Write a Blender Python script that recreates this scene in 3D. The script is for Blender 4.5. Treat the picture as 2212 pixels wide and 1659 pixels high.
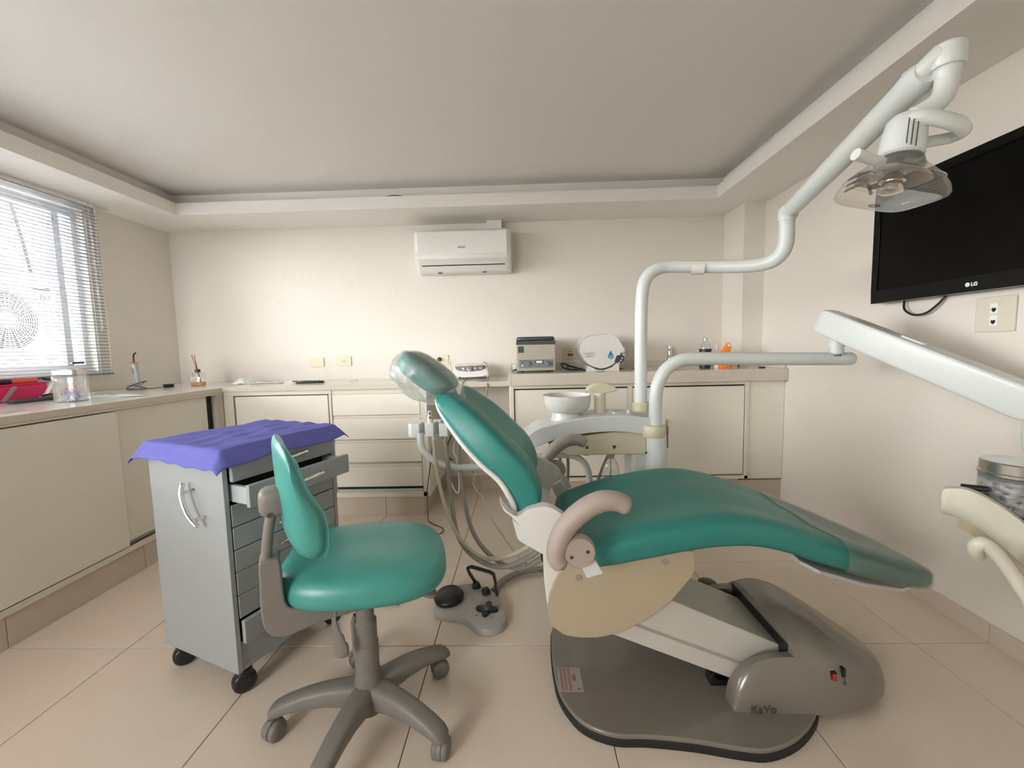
import bpy, bmesh, math, random
from mathutils import Vector, Matrix
random.seed(7)
for o in list(bpy.data.objects): bpy.data.objects.remove(o)
scene = bpy.context.scene
C = scene.collection
PI = math.pi
def R(a): return math.radians(a)

# ------------------------------------------------------------------ camera
cd = bpy.data.cameras.new('camera'); cam = bpy.data.objects.new('camera', cd); C.objects.link(cam)
cd.sensor_fit = 'HORIZONTAL'; cd.sensor_width = 36.0
cd.lens = 36.0 * 897.2653 / 2212.0
cd.clip_start = 0.02; cd.clip_end = 200
_p, _r, _y = 0.0854, -0.0232, -0.0243
_f = Vector((math.sin(_y)*math.cos(_p), math.cos(_y)*math.cos(_p), -math.sin(_p)))
_r0 = Vector((math.cos(_y), -math.sin(_y), 0)); _u0 = _r0.cross(_f)
_rr = _r0*math.cos(_r) + _u0*math.sin(_r); _uu = _u0*math.cos(_r) - _r0*math.sin(_r)
cam.matrix_world = Matrix(((_rr.x, _uu.x, -_f.x, 0), (_rr.y, _uu.y, -_f.y, 0), (_rr.z, _uu.z, -_f.z, 1.1311), (0, 0, 0, 1)))
scene.camera = cam

# ------------------------------------------------------------------ world, daylight, exposure
w = bpy.data.worlds.new('overcast_sky'); scene.world = w; w.use_nodes = True
bg = w.node_tree.nodes['Background']; bg.inputs['Color'].default_value = (1.0, 0.985, 0.955, 1); bg.inputs['Strength'].default_value = 20.0
vs = scene.view_settings
vs.view_transform = 'Standard'; vs.look = 'None'; vs.gamma = 1.0; vs.use_curve_mapping = False; vs.exposure = 0.55

# room dimensions (metres)
XL, XR, YB, YF = -2.778, 1.723, 3.3186, -1.75
ZS, ZU, ZC = 2.106, 2.187, 2.264            # soffit underside, top of its fascia, ceiling
WY0, WY1, WZ0, WZ1 = -0.35, 2.665, 1.045, 2.07   # window opening in the left wall
pl = bpy.data.lights.new('window_daylight', 'AREA'); pl.shape = 'RECTANGLE'; pl.size = WY1-WY0; pl.size_y = WZ1-WZ0
pl.cycles.is_portal = True
po = bpy.data.objects.new('window_daylight', pl); C.objects.link(po)
po.location = (XL-0.16, (WY0+WY1)/2, (WZ0+WZ1)/2)
po.rotation_euler = Matrix(((0,0,-1),(1,0,0),(0,-1,0))).to_euler()   # shines towards +x

FX0, FX1, FZ0, FZ1 = -2.55, -1.35, .95, 2.05      # unseen window added behind the camera for fill light
pl2 = bpy.data.lights.new('added_window_fill', 'AREA'); pl2.shape = 'RECTANGLE'; pl2.size = FX1-FX0; pl2.size_y = FZ1-FZ0
pl2.cycles.is_portal = True
po2 = bpy.data.objects.new('added_window_fill', pl2); C.objects.link(po2)
po2.location = ((FX0+FX1)/2, YF-.12, (FZ0+FZ1)/2); po2.rotation_euler = (R(90), 0, 0)

# ------------------------------------------------------------------ materials
MATS = {}
def mat(name, col, rough=.5, metal=0.0, var=0.0, vscale=8.0, bump=0.0, bscale=60.0, spec=.5, coat=0.0, emit=None, sheen=0.0):
    m = bpy.data.materials.new(name); m.use_nodes = True; nt = m.node_tree
    b = nt.nodes['Principled BSDF']
    b.inputs['Base Color'].default_value = (*col, 1); b.inputs['Roughness'].default_value = rough
    b.inputs['Metallic'].default_value = metal; b.inputs['Specular IOR Level'].default_value = spec
    b.inputs['Coat Weight'].default_value = coat
    if sheen: b.inputs['Sheen Weight'].default_value = sheen
    tc = nt.nodes.new('ShaderNodeTexCoord')
    if var:
        n = nt.nodes.new('ShaderNodeTexNoise'); n.inputs['Scale'].default_value = vscale; n.inputs['Detail'].default_value = 4
        nt.links.new(tc.outputs['Object'], n.inputs['Vector'])
        mx = nt.nodes.new('ShaderNodeMix'); mx.data_type = 'RGBA'
        mx.inputs['A'].default_value = (*[c*(1-var) for c in col], 1); mx.inputs['B'].default_value = (*[min(1, c*(1+var)) for c in col], 1)
        nt.links.new(n.outputs['Fac'], mx.inputs['Factor']); nt.links.new(mx.outputs['Result'], b.inputs['Base Color'])
    if bump:
        n2 = nt.nodes.new('ShaderNodeTexNoise'); n2.inputs['Scale'].default_value = bscale; n2.inputs['Detail'].default_value = 3
        nt.links.new(tc.outputs['Object'], n2.inputs['Vector'])
        bp = nt.nodes.new('ShaderNodeBump'); bp.inputs['Strength'].default_value = bump; bp.inputs['Distance'].default_value = .002
        nt.links.new(n2.outputs['Fac'], bp.inputs['Height']); nt.links.new(bp.outputs['Normal'], b.inputs['Normal'])
    MATS[name] = m
    return m
def clear(name, col, trans, rough=.05, milk=0.0, milkcol=(.9,.9,.9), gloss=.06, wave=0.0, fres=.45):
    """thin clear sheet: see-through film with a glossy skin and some milky haze in the plastic"""
    m = bpy.data.materials.new(name); m.use_nodes = True; nt = m.node_tree
    for n in list(nt.nodes): nt.nodes.remove(n)
    out = nt.nodes.new('ShaderNodeOutputMaterial')
    t = nt.nodes.new('ShaderNodeBsdfTransparent'); t.inputs['Color'].default_value = (*col, 1)
    g = nt.nodes.new('ShaderNodeBsdfGlossy'); g.inputs['Roughness'].default_value = rough; g.inputs['Color'].default_value = (1,1,1,1)
    d = nt.nodes.new('ShaderNodeBsdfDiffuse'); d.inputs['Color'].default_value = (*milkcol, 1)
    m1 = nt.nodes.new('ShaderNodeMixShader'); m1.inputs['Fac'].default_value = milk
    nt.links.new(t.outputs[0], m1.inputs[1]); nt.links.new(d.outputs[0], m1.inputs[2])
    fr = nt.nodes.new('ShaderNodeLayerWeight'); fr.inputs['Blend'].default_value = .15
    ml = nt.nodes.new('ShaderNodeMath'); ml.operation = 'MULTIPLY_ADD'; ml.inputs[1].default_value = fres; ml.inputs[2].default_value = gloss
    nt.links.new(fr.outputs['Fresnel'], ml.inputs[0])
    m2 = nt.nodes.new('ShaderNodeMixShader'); nt.links.new(ml.outputs[0], m2.inputs['Fac'])
    nt.links.new(m1.outputs[0], m2.inputs[1]); nt.links.new(g.outputs[0], m2.inputs[2])
    if wave:
        tc = nt.nodes.new('ShaderNodeTexCoord'); n2 = nt.nodes.new('ShaderNodeTexNoise'); n2.inputs['Scale'].default_value = 35
        nt.links.new(tc.outputs['Object'], n2.inputs['Vector'])
        bp = nt.nodes.new('ShaderNodeBump'); bp.inputs['Strength'].default_value = wave; bp.inputs['Distance'].default_value = .004
        nt.links.new(n2.outputs['Fac'], bp.inputs['Height']); nt.links.new(bp.outputs['Normal'], g.inputs['Normal']); nt.links.new(bp.outputs['Normal'], d.inputs['Normal'])
        cr = nt.nodes.new('ShaderNodeMapRange'); cr.inputs['From Min'].default_value=.35; cr.inputs['From Max'].default_value=.75
        cr.inputs['To Min'].default_value = milk*.6; cr.inputs['To Max'].default_value = min(1, milk*1.7)
        nt.links.new(n2.outputs['Fac'], cr.inputs['Value']); nt.links.new(cr.outputs['Result'], m1.inputs['Fac'])
    nt.links.new(m2.outputs[0], out.inputs['Surface'])
    MATS[name] = m
    return m
mat('wall', (.775,.722,.65), .75, var=.03, vscale=2.5, bump=.12, bscale=220)
mat('ceiling', (.79,.76,.73), .8, var=.02, vscale=2)
mat('soffit', (.88,.845,.80), .75, var=.02, vscale=2)
mat('tile', (.74,.62,.51), .13, var=.05, vscale=3.0, spec=.5)
mat('grout', (.10,.075,.055), .8)
mat('skirting', (.62,.52,.425), .25, var=.05, vscale=4)
mat('laminate', (.82,.775,.675), .42, var=.015, vscale=6)
mat('laminate_edge', (.74,.68,.575), .45)
mat('carcass', (.60,.55,.46), .55)
mat('counter', (.82,.78,.70), .16, var=.02, vscale=30)
mat('counter_edge', (.62,.55,.44), .4)
mat('stone', (.66,.585,.505), .14, var=.05, vscale=25)
mat('dark_gap', (.012,.011,.010), .7)
mat('teal', (.018,.205,.180), .43, var=.06, vscale=5, bump=.05, bscale=300, spec=.6)
mat('teal_stool', (.042,.285,.245), .40, spec=.8, var=.10, vscale=6, bump=.05, bscale=300)
mat('stool_grey', (.20,.178,.158), .48, var=.05, vscale=20)
mat('arm_beige', (.37,.305,.265), .55, var=.03, vscale=10)
mat('arm_grey', (.36,.325,.285), .55, var=.03, vscale=10)
mat('unit_white', (.66,.685,.66), .33, var=.015, vscale=6, coat=.05)
mat('unit_cream', (.62,.565,.42), .40, var=.02, vscale=5)
mat('ceramic', (.74,.715,.675), .10, coat=.5)
mat('shroud', (.62,.60,.50), .35)
mat('base_grey', (.215,.190,.158), .22, var=.05, vscale=7, coat=.3)
mat('panel_cream', (.44,.365,.25), .42, var=.03, vscale=5)
mat('beam_grey', (.58,.545,.485), .35, var=.03, vscale=5)
mat('rubber', (.015,.014,.014), .6)
mat('black', (.012,.012,.013), .35)
mat('black_gloss', (.002,.002,.003), .15, spec=.2)
mat('screen', (.0012,.0012,.0015), .25, spec=.12)
mat('dark_grey', (.055,.057,.062), .45)
mat('mid_grey', (.17,.175,.18), .4)
mat('mid_light', (.40,.37,.33), .4, var=.02, vscale=10)
mat('chrome', (.78,.76,.72), .13, metal=1)
mat('steel', (.55,.53,.50), .25, metal=1)
mat('cart_grey', (.345,.362,.362), .40, var=.02, vscale=6)
mat('cart_edge', (.42,.455,.465), .4)
mat('cloth_purple', (.145,.146,.45), .95, var=.07, vscale=14, bump=.25, bscale=400, spec=.15)
mat('hose_grey', (.26,.245,.22), .45)
mat('hose_beige', (.48,.44,.34), .45)
mat('plate_yellow', (.74,.655,.46), .4)
mat('plate_white', (.70,.645,.53), .4)
mat('ac_white', (.80,.775,.735), .32)
mat('ac_grey', (.66,.64,.61), .4)
mat('paper', (.84,.83,.80), .8)
mat('tissue', (.80,.80,.77), .85, bump=.4, bscale=90)
mat('mint', (.55,.70,.66), .8)
mat('pink', (.78,.015,.14), .45)
mat('red', (.55,.02,.02), .35)
mat('red_orange', (.85,.10,.03), .4)
mat('orange', (.90,.24,.01), .3)
mat('orange_liquid', (.75,.30,.03), .15)
mat('reed', (.33,.06,.03), .6)
mat('blue', (.02,.16,.50), .4)
mat('drop_blue', (.01,.22,.42), .4)
mat('green', (.03,.30,.22), .4)
mat('lilac', (.42,.44,.68), .3)
mat('pale_plastic', (.80,.81,.82), .3)
mat('print_red', (.30,.03,.03), .5)
mat('print_grey', (.07,.065,.06), .5)
mat('print_ink', (.03,.035,.07), .5)
mat('centrifuge', (.42,.385,.31), .42)
mat('panel_blue', (.20,.21,.225), .42)
mat('mauve', (.07,.05,.075), .4)
mat('silver_print', (.75,.75,.75), .3)
mat('slat', (.25,.256,.275), .5)
mat('cord', (.82,.82,.80), .7)
mat('alu', (.72,.75,.78), .35)
mat('outdoor_white', (.85,.86,.86), .5)
mat('paving', (.09,.088,.083), .9, var=.1, vscale=.5)
mat('outdoor_dark', (.02,.021,.025), .6)
mat('outdoor_ink', (.012,.014,.022), .6)
mat('reflector', (.42,.36,.31), .22, metal=.6)
clear('glass', (.97,.985,1.0), 1, gloss=.03)
clear('acrylic', (.97,.98,.98), 1, gloss=.06, milk=.07)
clear('lamp_shield', (.91,.885,.855), 1, gloss=.03, milk=.08, milkcol=(.75,.72,.68), fres=.22)
clear('film', (.95,.96,.95), 1, rough=.3, milk=.17, milkcol=(.80,.82,.80), gloss=.03, wave=.8)
clear('foot_film', (.94,.93,.90), 1, rough=.25, milk=.10, milkcol=(.62,.58,.50), gloss=.05, wave=.5)
clear('pet', (.95,.96,.96), 1, gloss=.08, milk=.05)
clear('smoke', (.55,.56,.58), 1, gloss=.10, milk=.08, milkcol=(.3,.3,.32))
def stained_wall():
    """faint yellow damp stains with ragged shapes on the plaster"""
    m = MATS['wall'].copy(); m.name = 'wall_stained'; nt = m.node_tree; b = nt.nodes['Principled BSDF']
    src = b.inputs['Base Color'].links[0].from_socket
    tc = nt.nodes.new('ShaderNodeTexCoord')
    acc = None
    for (x, z, rx, rz) in ((-1.56,.98,.05,.08), (-1.88,1.05,.05,.06), (-2.0,1.20,.03,.14), (-1.33,1.01,.10,.03), (-1.95,1.55,.10,.05), (-1.72,1.72,.22,.06), (-1.3,1.7,.15,.09), (-1.05,1.62,.12,.05), (.42,1.0,.10,.03)):
        mp = nt.nodes.new('ShaderNodeMapping'); mp.vector_type = 'POINT'
        mp.inputs['Location'].default_value = (-x/rx, 0, -z/rz); mp.inputs['Scale'].default_value = (1/rx, 0, 1/rz)
        nt.links.new(tc.outputs['Object'], mp.inputs['Vector'])
        ln = nt.nodes.new('ShaderNodeVectorMath'); ln.operation = 'LENGTH'; nt.links.new(mp.outputs[0], ln.inputs[0])
        mr = nt.nodes.new('ShaderNodeMapRange'); mr.inputs['From Min'].default_value = 1; mr.inputs['From Max'].default_value = .3
        nt.links.new(ln.outputs['Value'], mr.inputs['Value'])
        if acc is None: acc = mr.outputs['Result']
        else:
            mx = nt.nodes.new('ShaderNodeMath'); mx.operation = 'MAXIMUM'; nt.links.new(acc, mx.inputs[0]); nt.links.new(mr.outputs['Result'], mx.inputs[1]); acc = mx.outputs[0]
    n = nt.nodes.new('ShaderNodeTexNoise'); n.inputs['Scale'].default_value = 26; n.inputs['Detail'].default_value = 5; nt.links.new(tc.outputs['Object'], n.inputs['Vector'])
    nr = nt.nodes.new('ShaderNodeMapRange'); nr.inputs['From Min'].default_value = .5; nr.inputs['From Max'].default_value = .72; nr.inputs['To Max'].default_value = .30
    nt.links.new(n.outputs['Fac'], nr.inputs['Value'])
    mu = nt.nodes.new('ShaderNodeMath'); mu.operation = 'MULTIPLY'; nt.links.new(acc, mu.inputs[0]); nt.links.new(nr.outputs['Result'], mu.inputs[1])
    mc = nt.nodes.new('ShaderNodeMix'); mc.data_type = 'RGBA'; mc.inputs['B'].default_value = (.62,.50,.30,1)
    nt.links.new(mu.outputs[0], mc.inputs['Factor']); nt.links.new(src, mc.inputs['A']); nt.links.new(mc.outputs['Result'], b.inputs['Base Color'])
    MATS['wall_stained'] = m
stained_wall()

# ------------------------------------------------------------------ mesh helpers
class MB:
    def __init__(s): s.v = []; s.f = []
    def add(s, vs, fs):
        n = len(s.v); s.v += [tuple(v) for v in vs]; s.f += [tuple(i+n for i in f) for f in fs]; return s
    def box(s, x0, x1, y0, y1, z0, z1, M=None):
        vs = [Vector((x,y,z)) for x in (x0,x1) for y in (y0,y1) for z in (z0,z1)]
        if M: vs = [M @ v for v in vs]
        return s.add(vs, [(0,1,3,2),(4,6,7,5),(0,4,5,1),(2,3,7,6),(0,2,6,4),(1,5,7,3)])
    def loft(s, rings, cap=True, closed=True):
        n = len(rings[0]); m = len(rings); fs = []
        for i in range(m-1):
            for j in range(n if closed else n-1):
                k = (j+1) % n
                fs.append((i*n+j, i*n+k, (i+1)*n+k, (i+1)*n+j))
        if cap and closed: fs += [tuple(reversed(range(n))), tuple(range((m-1)*n, m*n))]
        return s.add([p for r in rings for p in r], fs)
    def prism(s, pts, axis, a0, a1):
        """outline pts (2-D) in the plane across `axis`, extruded from a0 to a1"""
        def P(p, a): return {'x': (a,p[0],p[1]), 'y': (p[0],a,p[1]), 'z': (p[0],p[1],a)}[axis]
        return s.loft([[P(p,a0) for p in pts], [P(p,a1) for p in pts]])
    def tube(s, path, r, seg=12, cap=True, squash=None):
        P = [Vector(p) for p in path]; n = len(P); rings = []
        rr = r if isinstance(r, (list,tuple)) else [r]*n
        t0 = (P[1]-P[0]).normalized(); up = Vector((0,0,1)) if abs(t0.z) < .95 else Vector((0,1,0))
        a = (up - t0*up.dot(t0)).normalized()
        for i in range(n):
            t = (P[min(i+1,n-1)]-P[max(i-1,0)]).normalized()
            a = (a - t*a.dot(t)).normalized(); b = t.cross(a)
            sq = squash or (1,1)
            rings.append([P[i] + a*(rr[i]*sq[0]*math.cos(2*PI*k/seg)) + b*(rr[i]*sq[1]*math.sin(2*PI*k/seg)) for k in range(seg)])
        return s.loft(rings, cap)
    def lathe(s, prof, loc, seg=28, axis=(0,0,1), cap=True):
        A = Vector(axis).normalized(); q = Vector((0,0,1)).rotation_difference(A); L = Vector(loc)
        rings = [[L + q @ Vector((max(r,1e-4)*math.cos(2*PI*k/seg), max(r,1e-4)*math.sin(2*PI*k/seg), z)) for k in range(seg)] for r, z in prof]
        return s.loft(rings, cap)
    def grid(s, fn, nu, nv):
        vs = [fn(i/nu, j/nv) for i in range(nu+1) for j in range(nv+1)]
        return s.add(vs, [(i*(nv+1)+j, (i+1)*(nv+1)+j, (i+1)*(nv+1)+j+1, i*(nv+1)+j+1) for i in range(nu) for j in range(nv)])
    def xf(s, M): s.v = [tuple(M @ Vector(v)) for v in s.v]; return s
def smooth_path(pts, n=6, closed=False):
    P = [Vector(p) for p in pts]; out = []; m = len(P)
    rng = range(m if closed else m-1)
    for i in rng:
        if closed: p0,p1,p2,p3 = P[i-1],P[i],P[(i+1)%m],P[(i+2)%m]
        else: p0,p1,p2,p3 = P[max(i-1,0)],P[i],P[i+1],P[min(i+2,m-1)]
        for k in range(n):
            t = k/n
            out.append(.5*((2*p1)+(p2-p0)*t+(2*p0-5*p1+4*p2-p3)*t*t+(3*p1-p0-3*p2+p3)*t**3))
    if not closed: out.append(P[-1])
    return out
def round_poly(pts, r, n=4):
    """2-D outline with its corners rounded"""
    out = []; m = len(pts)
    for i in range(m):
        p = Vector(pts[i]); a = Vector(pts[i-1]); b = Vector(pts[(i+1)%m])
        rr = r[i] if isinstance(r,(list,tuple)) else r
        da, db = (a-p), (b-p); ra = min(rr, da.length*.49); rb = min(rr, db.length*.49)
        if ra < 1e-5 or rb < 1e-5: out.append(tuple(p)); continue
        A = p+da.normalized()*ra; B = p+db.normalized()*rb
        for k in range(n+1):
            t = k/n; out.append(tuple(A*(1-t)**2 + p*2*t*(1-t) + B*t*t))
    return out
def smooth2(pts, n=5, closed=True):
    return [(p.x,p.y) for p in smooth_path([(a,b,0) for a,b in pts], n, closed)]
def tag(o, label=None, cat=None, group=None, kind=None):
    if label: o['label'] = label
    if cat: o['category'] = cat
    if group: o['group'] = group
    if kind: o['kind'] = kind
    return o
def mk(name, mb, m, parent=None, bevel=0, smooth=30, seg=2, sub=0, local=False):
    me = bpy.data.meshes.new(name); me.from_pydata(mb.v, [], mb.f); me.update()
    bm = bmesh.new(); bm.from_mesh(me); bmesh.ops.remove_doubles(bm, verts=bm.verts, dist=1e-6); bmesh.ops.recalc_face_normals(bm, faces=bm.faces); bm.to_mesh(me); bm.free()
    if smooth:
        me.polygons.foreach_set('use_smooth', [True]*len(me.polygons)); me.set_sharp_from_angle(angle=R(smooth))
    me.materials.append(MATS[m] if isinstance(m, str) else m)
    o = bpy.data.objects.new(name, me); C.objects.link(o)
    if parent is not None:
        o.parent = parent
        if not local: o.matrix_parent_inverse = base_matrix(parent).inverted()
    if bevel:
        b = o.modifiers.new('bevel', 'BEVEL'); b.width = bevel; b.segments = seg; b.limit_method = 'ANGLE'; b.angle_limit = R(35); b.harden_normals = False
    if sub:
        s_ = o.modifiers.new('subdivision', 'SUBSURF'); s_.levels = sub; s_.render_levels = sub
    return o
def base_matrix(o):
    M = Matrix.LocRotScale(o.location, o.rotation_euler, o.scale)
    if o.parent is not None: M = base_matrix(o.parent) @ o.matrix_parent_inverse @ M
    return M
def thing(name, label, cat, loc=(0,0,0), rotz=0, group=None, kind=None):
    o = bpy.data.objects.new(name, None); C.objects.link(o); o.location = loc; o.rotation_euler = (0,0,rotz); o.empty_display_size = .05
    return tag(o, label, cat, group, kind)
def struct(name, mb, m, **k):
    o = mk(name, mb, m, **k); o['kind'] = 'structure'; return o
def copy_part(o, parent, M=None):
    c = o.copy(); C.objects.link(c); c.parent = parent
    return c
def text(name, s, size, loc, right, up, m, parent=None, depth=.0006, align='LEFT', bold=0.0, shear=0.0, local=False):
    cu = bpy.data.curves.new(name, 'FONT'); cu.body = s; cu.size = size; cu.extrude = depth; cu.align_x = align; cu.offset = bold; cu.shear = shear; cu.resolution_u = 3
    t = bpy.data.objects.new(name+'_tmp', cu); C.objects.link(t)
    me = bpy.data.meshes.new_from_object(t); bpy.data.objects.remove(t)
    r = Vector(right).normalized(); u = Vector(up); u = (u - r*u.dot(r)).normalized(); nn = r.cross(u)
    me.transform(Matrix(((r.x,u.x,nn.x,loc[0]),(r.y,u.y,nn.y,loc[1]),(r.z,u.z,nn.z,loc[2]),(0,0,0,1))))
    me.materials.clear(); me.materials.append(MATS[m]); me.name = name
    o = bpy.data.objects.new(name, me); C.objects.link(o)
    if parent is not None:
        o.parent = parent
        if not local: o.matrix_parent_inverse = base_matrix(parent).inverted()
    return o
def superring(c, A, B, a, b, e=3.0, n=28, disp=None):
    """superellipse ring about c in the plane of unit axes A and B"""
    out = []; c = Vector(c); A = Vector(A); B = Vector(B)
    for k in range(n):
        t = 2*PI*k/n; ct, st = math.cos(t), math.sin(t)
        x = math.copysign(abs(ct)**(2/e), ct); y = math.copysign(abs(st)**(2/e), st)
        dz = disp(x, y) if disp else 0
        out.append(c + A*(a*x) + B*(b*y + dz))
    return out

# ------------------------------------------------------------------ the room
struct('ground_outside', MB().lathe([(60,0),(60,.05)], (0,0,-.40), 48), 'paving', smooth=0)
g = MB().box(XL-.3, XR+.3, YF-.3, YB+.3, -.08, -.004)
floor = struct('floor', g, 'grout', smooth=0)
tiles = {}
T0x, T0y, TS, GAP = -1.5601, 1.4968, .6, .0028
i0 = math.floor((XL-T0x)/TS); i1 = math.ceil((XR-T0x)/TS); j0 = math.floor((YF-T0y)/TS); j1 = math.ceil((YB-T0y)/TS)
for i in range(i0, i1):
    for j in range(j0, j1):
        xa, xb = max(T0x+i*TS+GAP/2, XL), min(T0x+(i+1)*TS-GAP/2, XR)
        ya, yb = max(T0y+j*TS+GAP/2, YF), min(T0y+(j+1)*TS-GAP/2, YB)
        if xb-xa < .01 or yb-ya < .01: continue
        key = (round(xb-xa,4), round(yb-ya,4))
        if key not in tiles:
            tl = mk('tile', MB().box(0, xb-xa, 0, yb-ya, -.006, 0), 'tile', bevel=.0012, seg=1, smooth=0); tiles[key] = tl
        else:
            tl = tiles[key].copy(); C.objects.link(tl)
        tl.location = (xa, ya, 0); tl.parent = floor
wl = MB()
wl.box(XL-.16, XL, YF-.1, WY0, 0, 2.6); wl.box(XL-.16, XL, WY1, YB+.1, 0, 2.6)
wl.box(XL-.16, XL, WY0, WY1, 0, WZ0); wl.box(XL-.16, XL, WY0, WY1, WZ1, 2.6)
struct('wall_left', wl, 'wall', smooth=0)
struct('wall_back', MB().box(XL-.16, XR+.16, YB, YB+.12, 0, 2.6), 'wall_stained', smooth=0)
struct('wall_right', MB().box(XR, XR+.12, YF-.1, YB+.1, 0, 2.6), 'wall', smooth=0)
wf = MB()
wf.box(XL-.16, FX0, YF-.12, YF, 0, 2.6); wf.box(FX1, XR+.16, YF-.12, YF, 0, 2.6); wf.box(FX0, FX1, YF-.12, YF, 0, FZ0); wf.box(FX0, FX1, YF-.12, YF, FZ1, 2.6)
struct('wall_front', wf, 'wall', smooth=0)
struct('wall_pillar', MB().box(1.576, XR+.01, 3.025, YB+.01, 0, ZS+.05), 'wall', smooth=0)
struct('ceiling', MB().box(XL-.1, XR+.1, YF-.1, YB+.1, ZC, ZC+.1), 'ceiling', smooth=0)
# dropped soffit around the room: fascia, set-back ledge and a small upper moulding
SX0, SX1, SY1, SY0 = -2.373, 1.338, 2.9197, -1.35
so = MB()
def frame_boxes(mb, x0, x1, y0, y1, z0, z1, ox0, ox1, oy0, oy1):
    mb.box(ox0, x0, oy0, oy1, z0, z1); mb.box(x1, ox1, oy0, oy1, z0, z1); mb.box(x0, x1, y1, oy1, z0, z1); mb.box(x0, x1, oy0, y0, z0, z1)
frame_boxes(so, SX0, SX1, SY0, SY1, ZS, ZU, XL-.02, XR+.02, YF-.02, YB+.02)
struct('trim_1', so, 'soffit', smooth=0)
so = MB()
frame_boxes(so, SX0-.095, SX1+.095, SY0-.095, SY1+.095, ZU, ZU+.022, XL-.02, XR+.02, YF-.02, YB+.02)
frame_boxes(so, SX0-.075, SX1+.075, SY0-.075, SY1+.075, ZU+.022, ZC, XL-.02, XR+.02, YF-.02, YB+.02)
struct('trim_2', so, 'soffit', smooth=0)
# skirting of cut floor tiles
def skirting(name, pieces, m='skirting'):
    b = MB(); sh = .0025
    for (x0,x1,y0,y1,z0,z1) in pieces: b.box(x0+sh, x1-sh, y0+sh, y1-sh, z0, z1-sh)
    base = struct(name, b, 'grout', smooth=0)
    for p in pieces: mk('tile', MB().box(*p), m, base, bevel=.001, seg=1, smooth=0)
    return base
ys = [YF] + [T0y+k*TS for k in range(-5, 3)] + [2.785]
skirting('baseboard_right', [(XR-.009, XR-.0005, ys[i]+.001, ys[i+1]-.001, .0, .072) for i in range(len(ys)-1) if ys[i+1]-ys[i] > .02])
ys = [YF] + [T0y+k*TS for k in range(-5, 3)] + [YB]
skirting('baseboard_left', [(-2.052, -2.042, ys[i]+.001, ys[i+1]-.001, .0, .13) for i in range(len(ys)-1) if ys[i+1]-ys[i] > .02])
xs = [-2.04, -1.5601, -.9601, -.690]
skirting('baseboard_back', [(xs[i]+.001, xs[i+1]-.001, 2.776, 2.786, 0, .134) for i in range(3)] + [(-.690, -.680, 2.776, YB, 0, .134)]
         + [(-.679, -.3611, YB-.012, YB-.001, 0, .10), (-.3591, -.078, YB-.012, YB-.001, 0, .10)]
         + [(-.07, .2389, 2.765, 2.775, 0, .23), (.2409, .8389, 2.765, 2.775, 0, .23), (.8409, 1.4389, 2.765, 2.775, 0, .23), (1.4409, XR-.001, 2.765, 2.775, 0, .215)])

# ------------------------------------------------------------------ window, blind, outdoor unit
win = MB(); fx0, fx1 = XL-.11, XL-.05
win.box(fx0, fx1, WY0, WY1, WZ0, WZ0+.045); win.box(fx0, fx1, WY0, WY1, WZ1-.045, WZ1)
win.box(fx0, fx1, WY0, WY0+.045, WZ0+.045, WZ1-.045); win.box(fx0, fx1, WY1-.03, WY1, WZ0+.045, WZ1-.045)
window = struct('window_1', win, 'alu', bevel=.002, smooth=0)
for ym in (.55, 1.55, 2.545):
    mk('mullion', MB().box(fx0+.005, fx1+.004, ym-.020, ym+.020, WZ0+.045, WZ1-.045), 'alu', window, bevel=.002, smooth=0)
ys = [WY0+.045, .53, .57, 1.53, 1.57, 2.525, 2.565, WY1-.03]
for k in range(0, 8, 2):
    mk('pane', MB().box(XL-.083, XL-.078, ys[k], ys[k+1], WZ0+.045, WZ1-.045), 'glass', window, smooth=0)
mk('window_latch', MB().box(fx1+.004, fx1+.03, 2.53, 2.60, WZ0+.052, WZ0+.066), 'black', window, bevel=.002)
mk('window_sill', MB().box(XL-.12, XL+.018, WY0-.02, WY1+.05, WZ0-.022, WZ0-.001), 'alu', window, bevel=.002)

w2 = MB(); a0, a1 = YF-.09, YF-.04
w2.box(FX0, FX1, a0, a1, FZ0, FZ0+.045); w2.box(FX0, FX1, a0, a1, FZ1-.045, FZ1); w2.box(FX0, FX0+.045, a0, a1, FZ0+.045, FZ1-.045); w2.box(FX1-.045, FX1, a0, a1, FZ0+.045, FZ1-.045)
win2 = struct('added_window', w2, 'alu', smooth=0)  # added window, never in view, brightens the room from behind
mk('mullion', MB().box(-1.97, -1.93, a0, a1, FZ0+.045, FZ1-.045), 'alu', win2, smooth=0)
for (xa, xb) in ((FX0+.045, -1.97), (-1.93, FX1-.045)): mk('pane', MB().box(xa, xb, YF-.066, YF-.061, FZ0+.045, FZ1-.045), 'glass', win2, smooth=0)

BX = -2.722; BY0, BY1 = -.42, 2.700; BZ0, BZ1 = 1.022, 2.082
blind = thing('window_blind', 'white horizontal-slat blind hanging over the window', 'blind', (BX, (BY0+BY1)/2, BZ0))
mk('headrail', MB().box(BX-.018, BX+.018, BY0, BY1-.03, BZ1, ZS-.001), 'cord', blind, bevel=.002)
ns = 50; pitch = (BZ1-BZ0-.03)/(ns-1)
def slat_mesh():
    mb = MB(); rings = []
    for k in range(7):
        t = -1+2*k/6; x = .0125*t; z = .0022*(1-t*t)
        rings.append((x, z))
    top = [(x, z+.0004) for x, z in rings]; prof = rings + top[::-1]
    return mb.prism(prof, 'y', BY0, BY1)
s0 = mk('slat', slat_mesh(), 'slat', blind, local=True)
T = base_matrix(blind).inverted()
def place_slat(o, k):
    j = random.uniform(-.012, .012) if k % 9 else random.uniform(-.05, .05)
    M = Matrix.Translation((BX, random.uniform(-.004,.004), BZ0+.025+k*pitch)) @ Matrix.Rotation(R(-8)+j, 4, 'Y')
    o.matrix_parent_inverse = T; o.matrix_basis = M
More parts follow.
